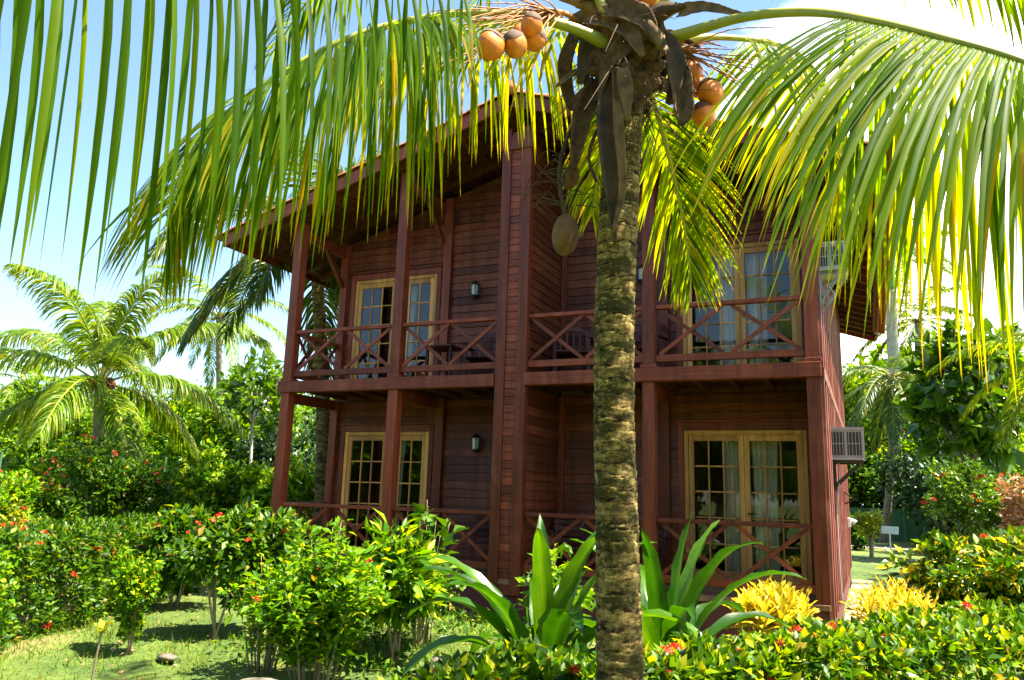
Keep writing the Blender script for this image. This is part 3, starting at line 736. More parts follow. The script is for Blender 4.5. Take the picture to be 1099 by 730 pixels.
# ------------------------------------------------------------------ things on the house
def lantern(x, z, label):
    t = thing('wall_lantern', label, 'wall lamp', (x, D0-.09, z), 'black wall lanterns')
    m = MB(); m.box((x-.035, D0-.035, z-.10), (x+.035, D0-.018, z+.10)); m.bar((x, D0-.03, z+.02), (x, D0-.09, z+.11), .015, .015)
    m.build('bracket', M['black'], t)
    m = MB()
    for zz, a, b, hgt in ((z+.10, .085, .05, .035), (z+.135, .05, .012, .04), (z-.13, .045, .08, .05)):
        V = []
        for q, rr in ((0, a), (hgt, b)):
            for k in range(6): an = math.pi/3*k; V.append((x+rr*math.cos(an), D0-.11+rr*math.sin(an), zz+q))
        m.add(V, [tuple((k, (k+1) % 6, 6+(k+1) % 6, 6+k)) for k in range(6)]+[(5, 4, 3, 2, 1, 0), (6, 7, 8, 9, 10, 11)])
    for k in range(6): an = math.pi/3*k; m.bar((x+.075*math.cos(an), D0-.11+.075*math.sin(an), z-.085), (x+.08*math.cos(an), D0-.11+.08*math.sin(an), z+.105), .010, .010)
    m.build('cage', M['black'], t)
    m = MB(); m.tube([(x, D0-.11, z-.08), (x, D0-.11, z+.10)], [.052, .058], 6); m.build('lamp_glass', M['lampglass'], t)
lantern(-2.93, 4.96, 'black lantern with frosted glass on the upstairs left balcony wall')
lantern(-2.80, 2.40, 'black lantern with frosted glass on the ground floor left porch wall')
lantern(-.07, 4.98, 'black lantern on the upstairs right balcony wall, half hidden by a post')

def ac_unit(y, z, mat, label, depth=.36, hgt=.40, wid=.62):
    t = thing('air_conditioner', label, 'air conditioner', (XRW+.05, y, z), 'window air conditioners')
    x0, x1 = XRW-.02, XRW+depth
    m = MB(); m.box((x0, y, z), (x1, y+wid, z+hgt)); b = m.build('housing', M[mat], t, bevel=.012)
    m = MB()
    for a, c in ((x0+.045, (x0+x1)/2-.018), ((x0+x1)/2+.018, x1-.03)):
        m.box((a, y-.006, z+.05), (c, y-.002, z+hgt-.06))
    m.build('side_vent', M['dark'], t)
    m = MB()
    for a, c in ((x0+.045, (x0+x1)/2-.018), ((x0+x1)/2+.018, x1-.03)):
        for k in range(4): xx = a+(c-a)*(k+.5)/4; m.box((xx-.003, y-.014, z+.05), (xx+.004, y-.007, z+hgt-.06))
        m.box((a, y-.013, z+hgt/2-.01), (c, y-.0065, z+hgt/2))
    m.box((x0+.02, y-.018, z-.012), (x1+.012, y-.001, z+.02)); m.box((x0+.02, y-.018, z+hgt-.03), (x1+.012, y-.001, z+hgt+.006)); m.box((x1-.02, y-.016, z+.022), (x1+.012, y-.001, z+hgt-.032))
    m.build('side_frame', M[mat], t)
    m = MB()
    for k in range(11): m.box((x1+.002, y+.05, z+.05+k*.028), (x1+.007, y+wid-.05, z+.062+k*.028))
    m.build('grille', M['dark'], t)
    for yy in (y+.06, y+wid-.06):
        m = MB(); m.bar((XRW+.035, yy, z-.03), (x1-.01, yy, z-.03), .035, .035); m.bar((XRW+.035, yy, z-.36), (x1-.06, yy, z-.05), .03, .03); m.bar((XRW+.03, yy, z-.42), (XRW+.03, yy, z-.013), .03, .03, (0, 1, 0)); m.build('bracket', M['black' if mat == 'acgrey' else 'acgrey'], t)
    if mat == 'acgrey':
        P = spline([(x0+.12, y+.1, z-.01), (x0+.11, y+.08, z-.3), (XRW+.05, y+.05, z-.6), (XRW+.05, y+.02, z-1.3), (XRW+.06, y, z-1.9)], 24)
        MB().tube(P, .010, 6).build('drain_hose', M['acgrey'], t, smooth=True)
    if mat == 'acwhite':
        P = spline([(x0+.22, y+.02, z-.02), (x0+.25, y-.03, z-.15), (x0+.14, y-.02, z-.22), (x0+.20, y, z-.35), (x0+.12, y, z-.47), (x0+.05, y+.02, z-.50)], 24)
        MB().tube(P, .011, 6).build('hose', M['acgrey'], t, smooth=True)
ac_unit(.40, 4.58, 'acwhite', 'cream air conditioner with loose hose under the right eave', .33, .36)
ac_unit(1.55, 2.24, 'acgrey', 'grey air conditioner on a strut bracket beside the ground floor', .42, .42)
t = thing('air_conditioner', 'pale air conditioner seen through the left porch beyond the back post', 'air conditioner', (XLW-.2, 4.0, 2.2), 'window air conditioners')
MB().box((XLW-.40, 3.7, 2.1), (XLW-.03, 4.35, 2.5)).build('housing', M['acgrey'], t, bevel=.012)
m = MB(); m.box((XLW-.36, 3.685, 2.15), (XLW-.08, 3.698, 2.45)); m.build('side_vent', M['dark'], t)
m = MB(); m.bar((XLW-.35, 3.8, 2.08), (XLW-.03, 3.8, 2.08), .03, .03); m.bar((XLW-.03, 3.8, 1.75), (XLW-.33, 3.8, 2.06), .03, .03); m.build('bracket', M['black'], t)
t = thing('outdoor_lamp', 'small white lamp low on the right side wall', 'wall lamp', (XRW+.05, 7.4, 1.2))
m = MB(); m.box((XRW+.034, 7.32, 1.2), (XRW+.10, 7.42, 1.38)); m.build('housing', M['white'], t, bevel=.01)
m = MB(); m.tube([(XRW+.10, 7.37, 1.35), (XRW+.18, 7.36, 1.29)], [.03, .055], 10); m.build('lamp_shade', M['white'], t, smooth=True)
t = thing('rain_hood', 'dark slanted metal rain hood on the right side wall', 'hood', (XRW+.05, 6.0, 1.75))
m = MB(); m.bar((XRW+.035, 5.9, 1.86), (XRW+.24, 5.9, 1.72), .5, .02); m.bar((XRW+.04, 5.7, 1.65), (XRW+.20, 5.7, 1.73), .02, .02); m.bar((XRW+.04, 6.1, 1.65), (XRW+.20, 6.1, 1.73), .02, .02); m.build('hood', M['black'], t)

def curtain(x0, x1, z0, z1, y, label, seed):
    rg = np.random.default_rng(seed); n = 60; k = 14
    us = np.linspace(0, 1, n); V = []
    ph = rg.uniform(0, 6); fr_ = 8+rg.uniform(-1.5, 1.5)
    for j in range(k):
        tt = j/(k-1); w_ = 1-.16*math.sin(tt*math.pi*.8)
        for u in us: V.append((x0+(x1-x0)*(.5+(u-.5)*w_), y+.045*math.sin(2*math.pi*u*fr_*(x1-x0)*1.6+ph+.5*math.sin(tt*3+u*5))*(1-.3*tt)+.02*math.sin(u*9+tt*4), z1+(z0-z1)*tt))
    i = np.arange(k*n).reshape(k, n); F = np.stack([i[:-1, :-1], i[:-1, 1:], i[1:, 1:], i[1:, :-1]], -1).reshape(-1, 4)
    tag(build('curtain', np.array(V), F, M['cloth'], smooth=True), label, 'curtain', 'curtains behind the glazed doors')
YC = D0+.16
curtain(1.02, 1.33, .56, 2.6, YC, 'white curtain in the left leaf of the ground floor right door', 1)
curtain(1.42, 1.80, .56, 2.6, YC, 'white curtain in the right leaf of the ground floor right door', 2)
curtain(1.00, 1.30, UF+.03, 5.34, YC, 'white curtain in the left leaf of the upstairs right door', 3)
curtain(1.42, 1.74, UF+.03, 5.34, YC, 'white curtain in the right leaf of the upstairs right door', 4)
curtain(-4.62, -4.20, UF+.03, 5.34, YC, 'white curtain behind the upstairs left door', 5)
curtain(-4.70, -4.28, .56, 2.6, YC, 'white curtain behind the ground floor left door', 6)

def chair(loc, rz, label, arched=False):
    t = thing('porch_chair', label, 'chair', (0, 0, 0), 'wooden porch chairs')
    m = MB()
    for i in range(6): m.bar((-.25, -.22+i*.082, .42+.006*i*(-1)), (.25, -.22+i*.082, .42-.006*i), .07, .02)
    m.build('seat', M['chair'], t, bevel=.004)
    m = MB()
    if arched:
        Pp = spline([(-.27, .26, .72), (-.15, .28, .83), (0, .285, .86), (.15, .28, .83), (.27, .26, .72)], 14)
        for a, b in zip(Pp[:-1], Pp[1:]): m.bar(a, b+(b-a)*.1, .03, .07)
        for i in range(5): xx = -.2+i*.1; m.bar((xx, .24, .44), (xx, .275, .80), .03, .02, (0, 1, 0))
    else:
        for i in range(5): zz = .50+i*.085; hw = .25-.02*max(0, i-3)-.008*i; m.bar((-hw, .24+.025*i, zz), (hw, .24+.025*i, zz), .02, .066)
        for s in (-1, 1): m.bar((s*.2, .222, .42), (s*.18, .36, .90), .03, .03)
    m.build('backrest', M['chair'], t, bevel=.004)
    for sx_, sy in ((-1, -1), (1, -1), (-1, 1), (1, 1)):
        MB().bar((sx_*.25, sy*.22, 0), (sx_*.25, sy*.22, .62 if sy < 0 else .60), .045, .045, (0, 1, 0)).build('leg', M['chair'], t)
    for s in (-1, 1): MB().bar((s*.27, -.27, .64), (s*.27, .28, .61), .07, .025).build('armrest', M['chair'], t, bevel=.004)
    t.location = loc; t.rotation_euler = (0, 0, rz); return t
chair((-2.30, .85, DK), .5, 'slatted wooden chair on the ground floor left porch by the lantern')
chair((-1.00, .80, DK), .35, 'slatted wooden chair on the ground floor porch left of the palm trunk')
chair((.05, .80, DK), -.35, 'slatted wooden chair on the ground floor porch right of the palm trunk')
chair((-1.02, .85, UF), 0.3, 'arched back wooden chair on the upstairs balcony left of the palm trunk', True)
chair((.02, .90, UF), -.4, 'arched back wooden chair on the upstairs balcony beside the lantern', True)
chair((-2.55, .95, UF), .2, 'arched back wooden chair on the upstairs left balcony under the lantern', True)
t = thing('porch_table', 'small dark wooden table on the upstairs left balcony beside the chair', 'table', (-3.15, .8, UF))
m = MB()
for i in range(5): m.bar((-3.42, .58+i*.105, UF+.60), (-2.92, .58+i*.105, UF+.60), .095, .025)
m.build('tabletop', M['chair'], t, bevel=.004)
for a in (-3.38, -2.96):
    for b in (.6, .98): MB().bar((a, b, UF), (a, b, UF+.585), .045, .045, (0, 1, 0)).build('leg', M['chair'], t)
#PART3
# ------------------------------------------------------------------ main coconut palm
TB = pt(664, 560, 4.2); TX, TY = TB[0], TB[1]
def ontrunk(px, py):                     # point on the vertical plane through the trunk
    v = ray(px, py); k = (TY-CAM[1])/v[1]; return CAM+v*k
palm = thing('coconut_palm', 'mossy ringed coconut palm in front of the house with orange coconuts', 'palm tree', (TX, TY, 0))
TP = [A3(TX+.05, TY, -.1), ontrunk(666, 740), ontrunk(662, 560), ontrunk(659, 440), ontrunk(660, 320), ontrunk(664, 230), ontrunk(669, 140), ontrunk(671, 60), ontrunk(672, 20)]
TP = spline(TP, 900)
def palm_trunk(parent, P, rad, ring=.070, depth=.060, n=44, mat='trunk', seed=1):
    rg = np.random.default_rng(seed)
    seg = np.r_[0, np.cumsum(np.linalg.norm(np.diff(P, axis=0), axis=1))]
    V = []; rn = []; off = rg.uniform(-1, 1, 400)
    b = [0.0]
    while b[-1] < seg[-1]+1: b.append(b[-1]+ring*rg.uniform(.6, 1.35))
    b = np.array(b); am = rg.uniform(.5, 1.3, len(b)); tl = rg.uniform(-.025, .025, len(b)); tp = rg.uniform(0, 6, len(b))
    rj = rg.normal(size=(n, 50))
    for i in range(len(P)):
        for k in range(n):
            q = 2*math.pi*k/n; s = seg[i]
            j = int(np.searchsorted(b, s))-1; j = max(j, 0)
            s2 = s+tl[j]*math.sin(q+tp[j])+.006*math.sin(q*5+j)+.004*math.sin(q*11+j*2.3); j2 = max(0, int(np.searchsorted(b, s2))-1)
            f = (s2-b[j2])/(b[j2+1]-b[j2])
            rr = np.interp(seg[i]/seg[-1], *rad)*(1+depth*am[j2]*(f-.5)*1.1+.012*math.sin(q*3+j2*1.7)+.02*math.sin(q*2+s*2.1))
            V.append(P[i]+A3(math.cos(q), math.sin(q), 0)*rr); rn.append(min(1, max(0, f+.05*math.sin(q*9+j2*3)+.04*rj[k, j2 % 50])))
    m = len(P); idx = np.arange(m*n).reshape(m, n); nx = np.roll(idx, -1, 1)
    F = np.stack([idx[:-1], nx[:-1], nx[1:], idx[1:]], -1).reshape(-1, 4)
    return build('trunk', np.array(V), F, M[mat], parent, rnd=rn, smooth=True)
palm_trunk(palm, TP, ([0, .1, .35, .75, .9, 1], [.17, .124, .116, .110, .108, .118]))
CT = ontrunk(671, 45)                     # crown centre
# fibrous sheath and hanging dry bracts
def strip_blade(P, W_, fold=.3, facing=None, n=16, twist=0, thick=.004):
    Q = spline(P, n); T = unit(np.gradient(Q, axis=0)); out = []
    fc = A3(*(facing if facing is not None else (-fw))); V = []
    for i in range(n):
        s = unit(np.cross(T[i], fc)); nn = np.cross(s, T[i]); a = twist*i/n
        s2 = s*math.cos(a)+nn*math.sin(a); n2 = np.cross(s2, T[i]); ww = np.interp(i/(n-1), np.linspace(0, 1, len(W_)), W_)
        wv = .06*ww*math.sin(i*1.9)
        for t in (-1, -.5, 0, .5, 1): V.append(Q[i]+s2*ww*.5*t+n2*ww*fold*(t*t-.4)+n2*wv*t)
    idx = np.arange(n*5).reshape(n, 5)
    F = np.concatenate([np.stack([idx[:-1, j], idx[:-1, j+1], idx[1:, j+1], idx[1:, j]], -1) for j in range(4)])
    return np.array(V), F
def bract(P, W_, mat, label=None, **k):
    V, F = strip_blade(P, W_, **k); o = build('dry_bract', V, F, M[mat], palm, smooth=True)
    md = o.modifiers.new('thick', 'SOLIDIFY'); md.thickness = .006
    if label: o['label'] = label
# sheath body: a lumpy barrel under the leaf bases
V = []; n = 28; mm = 26
for i in range(mm):
    t = i/(mm-1); c = CT*1.0+A3(0, 0, -.46+.75*t); rr = np.interp(t, [0, .2, .5, .8, 1], [.12, .17, .22, .20, .12])
    for k in range(n):
        q = 2*math.pi*k/n; V.append(c+A3(math.cos(q), math.sin(q), 0)*rr*(1+.16*math.sin(q*3+i*.9)+.10*math.sin(q*7-i*1.3)+RNG.normal()*.035))
idx = np.arange(mm*n).reshape(mm, n); nx = np.roll(idx, -1, 1)
build('fibre_sheath', np.array(V), np.stack([idx[:-1], nx[:-1], nx[1:], idx[1:]], -1).reshape(-1, 4), M['drybrown'], palm, smooth=True)
def near(px, py, dd=0.0): return pt(px, py, float((ontrunk(px, py)-CAM)@fw)+dd)
bract([near(652, 70, -.22), near(650, 130, -.23), near(655, 190, -.2), near(660, 262, -.17)], [.05, .105, .085, .012], 'drydark', fold=.5)
bract([near(660, 75, -.25), near(664, 140, -.24), near(668, 200, -.2), near(658, 250, -.19)], [.03, .055, .04, .01], 'drygrey')
bract([near(668, 72, -.26), near(671, 95, -.25), near(674, 130, -.22)], [.06, .09, .012], 'drygrey')
bract([near(690, 20, -.2), near(672, 45, -.27), near(652, 70, -.27), near(644, 100, -.25)], [.05, .11, .07, .012], 'drybrown')
bract([near(620, 28, -.1), near(606, 70, -.12), near(612, 110, -.12), near(618, 118, -.12)], [.06, .085, .06, .02], 'drybrown')
bract([near(640, 85, -.1), near(626, 120, -.14), near(618, 165, -.15), near(616, 182, -.14)], [.06, .12, .06, .015], 'drybrown', fold=.6)
bract([near(715, 40, -.15), near(728, 80, -.2), near(733, 120, -.2), near(730, 135, -.19)], [.05, .12, .10, .02], 'drybrown', fold=.5)
bract([near(705, 30, -.2), near(724, 60, -.22), near(722, 100, -.22), near(716, 112, -.2)], [.06, .10, .07, .02], 'drydark')
bract([near(640, 10, -.2), near(660, 8, -.3), near(690, 20, -.3), near(704, 45, -.25)], [.05, .14, .12, .03], 'drybrown')
bract([near(610, 20, -.15), near(640, 18, -.25), near(672, 30, -.3), near(690, 60, -.26)], [.04, .12, .12, .03], 'drygrey')
bract([near(728, 12, -.2), near(760, 8, -.25), near(812, 20, -.3)], [.08, .055, .01], 'drygrey', label='grey dry bract lying along the right leaf stalk')
bract([near(650, 30, -.1), near(632, 50, -.2), near(622, 90, -.2)], [.06, .12, .03], 'drydark')
for i in range(9):
    q = random.uniform(0, 6.28); e = A3(math.cos(q), math.sin(q), 0)
    p = CT+A3(0, 0, random.uniform(-.15, .2))
    ln = random.uniform(.22, .45)
    bract([p+e*.10, p+e*.2+A3(0, 0, -.02), p+e*.25+A3(0, 0, -ln*.5), p+e*random.uniform(.16, .27)+A3(0, 0, -ln)], [.05, random.uniform(.07, .12), .06, .012], random.choice(['drybrown', 'drygrey', 'drydark', 'drybrown']), facing=tuple(e+A3(0, 0, .2)), twist=random.uniform(-.6, .6))
for i in range(26):        # stubs of old leaf bases and torn sheath
    q = random.uniform(0, 6.28); e = A3(math.cos(q), math.sin(q), 0); p = CT+A3(0, 0, random.uniform(-.32, .22)); o_ = random.uniform(.2, .36); zz = random.uniform(-.22, .22)
    bract([p+e*.12, p+e*(.12+o_*.5)+A3(0, 0, .05+zz*.3), p+e*(.10+o_)+A3(0, 0, zz)], [.12, random.uniform(.06, .11), random.uniform(.01, .05)], random.choice(['drybrown', 'drybrown', 'drygrey', 'drydark']), facing=tuple(e*.4+A3(0, 0, 1)), twist=random.uniform(-1.2, 1.2), fold=random.uniform(.3, .8), n=10)
m = MB()
for i in range(170):        # loose fibres and old flower stalks
    q = random.uniform(0, 6.28); e = A3(math.cos(q), math.sin(q), 0); p = CT+A3(0, 0, random.uniform(-.5, .1))+e*.13
    ln = random.uniform(.12, .5); d = e*random.uniform(.3, 1)+A3(0, 0, random.uniform(-1, .2))
    m.tube(spline([p, p+d*ln*.5+A3(random.uniform(-.05, .05), 0, .03), p+d*ln+A3(0, 0, -.1*ln)], 6), np.linspace(.004, .0015, 6), 4, False)
m.build('fibres', M['drydark'], palm)

C_ = lambda px, py, d: pt(px, py, d)
FA = dict(spinj=.35)
# the two big arching fronds seen across the top
frond(palm, [C_(655, 48, 4.62), C_(608, 28, 4.5), C_(540, 14, 4.4), C_(460, 18, 4.25), C_(376, 40, 4.1), C_(300, 80, 3.95), C_(240, 124, 3.85), C_(200, 175, 3.8), C_(178, 232, 3.8)], 150, 1.15, .022, .34, (80, 38), .75, (.58, -.1, -.72), sweep2=(-.30, 0, -.30), K=6, rndb=(.2, 1), rad=(.030, .004), lift=.0, jit=.09, p0=.85, tipL=.4)
frond(palm, [C_(690, 50, 4.6), C_(735, 36, 4.4), C_(800, 18, 4.1), C_(870, 13, 3.8), C_(935, 22, 3.5), C_(1010, 40, 3.25), C_(1099, 66, 3.0), C_(1190, 110, 2.8), C_(1270, 180, 2.7)], 128, 1.45, .026, .45, (86, 40), .7, (-.85, .1, -.8), K=6, rndb=(.3, 1), sweep2=(-.1, 0, -1.0), rad=(.034, .005), lift=0, jit=.07, p0=.8)
# fronds drooping away behind
frond(palm, [C_(700, 52, 4.7), C_(760, 40, 4.85), C_(835, 48, 5.1), C_(872, 72, 5.3), C_(896, 115, 5.45), C_(910, 160, 5.5), C_(916, 205, 5.5)], 90, .98, .024, .30, (68, 22), .45, (-.75, 0, -.5), rndb=(.2, 1), lift=.0, p0=.9, mat='frondyellow')
frond(palm, [C_(682, 55, 4.8), C_(697, 95, 5.05), C_(716, 160, 5.3), C_(733, 235, 5.45), C_(742, 300, 5.5)], 84, .74, .024, .10, (50, 20), .35, (0, 0, -.1), rndb=(0, .8), mat='frondyellow')
frond(palm, [C_(664, 60, 4.85), C_(654, 105, 5.1), C_(644, 165, 5.3), C_(636, 230, 5.4)], 56, .50, .024, .15, (58, 30), .8, (0, 0, -.2), rndb=(.2, 1), mat='frondyellow')
frond(palm, [C_(660, 45, 4.8), C_(615, 26, 4.95), C_(555, 20, 5.15), C_(490, 30, 5.35), C_(425, 58, 5.5), C_(370, 105, 5.6)], 100, .92, .024, .16, (76, 25), .8, (.25, 0, -.8), rndb=(.2, 1), mat='frondyellow', p0=.95, lift=0)
# fronds above the picture
frond(palm, [C_(700, 20, 4.6), C_(760, -60, 4.5), C_(860, -95, 4.3), C_(960, -80, 4.1), C_(1060, -40, 3.95), C_(1140, 30, 3.9)], 74, .62, .027, .2, (70, 30), 1.4, rndb=(.3, 1))
frond(palm, [C_(655, 20, 4.6), C_(600, -60, 4.7), C_(500, -95, 4.8), C_(410, -70, 4.9), C_(340, -10, 5.0), C_(290, 60, 5.1)], 74, .60, .027, .2, (70, 30), 1.4, rndb=(.1, .9))
frond(palm, [CT+A3(0, 0, .2), CT+A3(-.1, -.25, .9), CT+A3(-.3, -.9, 1.6), CT+A3(-.5, -1.7, 1.7), CT+A3(-.6, -2.4, 1.2)], 70, .7, .03, .2, (66, 30), 1.0)
frond(palm, [CT+A3(0, 0, .2), CT+A3(.25, .1, 1.0), CT+A3(.7, .4, 1.9), CT+A3(1.3, .7, 2.3), CT+A3(1.9, .9, 2.0)], 70, .7, .03, .2, (60, 30), .9)
frond(palm, [CT+A3(0, 0, .2), CT+A3(-.2, .2, 1.1), CT+A3(-.7, .7, 2.0), CT+A3(-1.4, 1.3, 2.2), CT+A3(-2.0, 1.7, 1.7)], 70, .7, .03, .2, (60, 30), .9)
# coconuts
def nut(c, r, mat='nut', cap=True, ax=(0, 0, 1), name='coconut', el_=1.12):
    c = A3(*c); ax = unit(A3(*ax)); s = unit(np.cross(ax, A3(.3, .9, .1))); b = np.cross(ax, s)
    def ball(rad, t0, t1, sc=1.0):
        V = []; n = 22; mm = 16
        for i in range(mm):
            th = math.pi*(t0+(t1-t0)*i/(mm-1))
            for k in range(n):
                q = 2*math.pi*k/n; rr = rad*math.sin(th)*(1+.075*math.cos(3*q+.5)+.02*math.sin(5*q+i*.5)); V.append(c+s*math.cos(q)*rr+b*math.sin(q)*rr+ax*math.cos(th)*rad*el_*sc)
        idx = np.arange(mm*n).reshape(mm, n); nx = np.roll(idx, -1, 1)
        return np.array(V), np.stack([idx[:-1], idx[1:], nx[1:], nx[:-1]], -1).reshape(-1, 4)
    o = build(name, *ball(r, 0, 1), M[mat], palm, smooth=True)
    if cap: build('cap', *ball(r*1.05, 0, .36), M['nutcap'], o, smooth=True)
    return o
for px, py, dd, r, ax in ((526, 49, -.15, .079, (.2, .2, 1)), (552, 48, -.1, .070, (-.1, -.55, .75)), (570, 27, -.05, .064, (.3, -.2, 1)), (574, 43, 0, .062, (.5, .1, .8)), (560, 38, .08, .066, (0, .3, 1)),
                           (741, 76, .02, .066, (-.5, -.1, .8)), (762, 99, -.04, .072, (-.4, 0, 1)), (755, 123, -.03, .066, (-.2, -.3, .9)), (735, 118, .02, .066, (-.3, .2, 1)), (748, 92, .09, .066, (0, .4, 1)), (731, 104, .1, .062, (0, .4, 1)), (693, -2, -.12, .075, (.1, .3, 1))):
    nut(near(px, py, dd) if px > 600 else C_(px, py, 3.95+dd), r*(.86 if px < 600 else 1), ax=ax)
nut(near(606, 252, -.1), .078, 'oldnut', False, (.05, 0, 1), 'dried_coconut', 1.6)['label'] = 'brown dried coconut dangling left of the trunk'
nut(near(612, 190, -.05), .052, 'oldnut', False, (.3, 0, 1), 'dried_coconut', 1.5)
m = MB()
m.tube(spline([near(640, 100, -.1), near(612, 140, -.14), near(600, 185, -.12), near(606, 232, -.1)], 12), .012, 7)
m.tube(spline([near(622, 120, -.1), near(616, 150, -.1), near(612, 172, -.06)], 8), .010, 6)
m.tube(spline([near(650, 120, -.12), near(632, 165, -.14), near(640, 195, -.14)], 8), .011, 6)
for i in range(26):
    a = near(606+random.uniform(-8, 12), 170+random.uniform(0, 55), -.1)
    m.tube(spline([a, a+A3(random.uniform(-.18, .1), random.uniform(-.1, .1), random.uniform(-.02, .1)), a+A3(random.uniform(-.34, .12), random.uniform(-.1, .1), random.uniform(-.22, .05))], 6), np.linspace(.0035, .0015, 6), 4, False)
m.build('dead_flower_stalks', M['drydark'], palm)
for nm, root, mid, dirs in (('flower_stalk', near(630, 30, -.05), C_(585, 10, 4.35), [C_(526+RNG.uniform(-75, 55), 28+RNG.uniform(-35, 48), 4.1+RNG.uniform(-.15, .15)) for i in range(40)]),
                        ('flower_stalk', near(705, 60, 0), near(735, 52, -.02), [near(752+RNG.uniform(-20, 85), 60+RNG.uniform(-35, 55), RNG.uniform(-.15, .15)) for i in range(30)])):
    m = MB(); m.tube(spline([root, mid*.5+root*.5+A3(0, 0, .03), mid], 8), np.linspace(.02, .012, 8), 7)
    for d in dirs:
        st = mid+(root-mid)*random.uniform(0, .4)
        m.tube(spline([st, st*.5+d*.5+A3(0, 0, random.uniform(-.02, .06)), d], 7), np.linspace(.0055, .0022, 7), 5, False)
    m.build(nm, M['stalk'], palm, smooth=True)
for px, py in ((526, 49), (552, 48), (570, 27)): pass

# ------------------------------------------------------------------ second palm just outside the left edge; its frond hangs across the corner
q2 = A3(-.55, -9.35, 0)
palm2 = thing('coconut_palm', 'coconut palm at the left edge whose frond hangs into the top left corner', 'palm tree', q2)
P2_ = spline([q2-A3(0, 0, .1), q2+A3(.02, .02, 1.2), q2+A3(.08, .0, 2.4), q2+A3(.1, .05, 3.0)], 140)
palm_trunk(palm2, P2_, ([0, .1, .4, 1], [.17, .13, .12, .11]), seed=4)
c2 = q2+A3(.1, .05, 2.95)
frond(palm2, [c2, C_(-240, -120, 1.75), C_(-120, -130, 1.75), C_(10, -105, 1.8), C_(140, -70, 1.9), C_(270, -45, 2.05), C_(390, -30, 2.25), C_(500, -10, 2.45)], 50, .98, .024, .20, (88, 60), 2.2, (0, 0, -2.8), K=6, rndb=(0, .75), rad=(.03, .004), lift=0, jit=.05, tipL=.3, spinj=.8, p0=1.0)
for a in (170, 215, 265):
    e = A3(math.cos(R(a)), math.sin(R(a)), 0); z = random.uniform(.5, .9)
    frond(palm2, [c2, c2+e*.4+A3(0, 0, z), c2+e*1.3+A3(0, 0, z*1.3), c2+e*2.1+A3(0, 0, z*.6), c2+e*2.6+A3(0, 0, -.3)], 50, .6, .032, .2, (70, 30), 1.2)
for i in range(7):
    q = i*.9; e = A3(math.cos(q), math.sin(q), 0); V, F = strip_blade([c2+e*.08+A3(0, 0, .15), c2+e*.18, c2+e*.2+A3(0, 0, -.4)], [.06, .1, .02], facing=tuple(e)); build('dry_bract', V, F, M['drybrown'], palm2, smooth=True)

# ------------------------------------------------------------------ palms further back
def back_palm(label, base, crown, nf, Lf, leafL, mat='frondpale', tr=.13, seed=0, spec=None, nl=46, tmat='bark', group=None, nuts=0, elev=(75, -35), g=1.1, wid=.035):
    rg = np.random.default_rng(seed); base = A3(*base); crown = A3(*crown)
    t = thing('coconut_palm', label, 'palm tree', base, group)
    MB().tube(spline([base-A3(0, 0, .2), base*.6+crown*.4+A3(.15, 0, 0), crown-A3(0, 0, .1)], 14), np.linspace(tr*1.25, tr*.8, 14), 12).build('trunk', M[tmat], t, smooth=True)
    m = MB()
    for i in range(14):
        q = rg.uniform(0, 6.28); e = A3(math.cos(q), math.sin(q), rg.uniform(-.3, .6)); m.tube(spline([crown-A3(0, 0, .15), crown+e*.22, crown+e*.38+A3(0, 0, -.15)], 5), [.06, .055, .05, .03, .01], 6)
    m.build('leaf_bases', M['drybrown'], t)
    for i in range(nf):
        az_ = i*2.399963+rg.uniform(-.25, .25); ev = R(elev[0]+(elev[1]-elev[0])*((i+.5)/nf)); e = A3(math.cos(az_), math.sin(az_), 0); L = Lf*rg.uniform(.85, 1.1)
        p = [crown]; d = unit(e*math.cos(ev)+A3(0, 0, math.sin(ev)))
        for s in range(6): p.append(p[-1]+d*L/6); d = unit(d+A3(0, 0, -1)*rg.uniform(.22, .32)+e*.05)
        frond(t, p, nl, leafL, wid, .14, (62, 25), g, K=4, mat=mat, rad=(.028, .005), jit=.09)
    for i in range(nuts):
        q = rg.uniform(0, 6.28); c = crown+A3(math.cos(q)*.3, math.sin(q)*.3, rg.uniform(-.3, .05))
        V = []; n_, m_ = 10, 8
        for a in range(m_):
            for k in range(n_): th = math.pi*a/(m_-1); V.append(c+A3(math.sin(th)*math.cos(2*math.pi*k/n_), math.sin(th)*math.sin(2*math.pi*k/n_), 1.15*math.cos(th))*.10)
        ix = np.arange(m_*n_).reshape(m_, n_); nx_ = np.roll(ix, -1, 1)
        build('coconut', np.array(V), np.stack([ix[:-1], ix[1:], nx_[1:], nx_[:-1]], -1).reshape(-1, 4), M['nut'], t, smooth=True)
    return t
b = gpos(100, 21); back_palm('young coconut palm with feathery crown beyond the left shrubs', b, pt(108, 412, 19.5), 14, 4.2, 1.05, 'frondpale', .15, 5, nl=130, nuts=7, elev=(86, -22), wid=.05, g=1.7)
b = gpos(350, 17.5); back_palm('tall coconut palm rising behind the left porch with dark hanging fronds', b, pt(338, 235, 17.5), 15, 4.2, 1.1, 'fronddark', .155, 9, nl=110, tmat='trunk', elev=(60, -52), wid=.05)
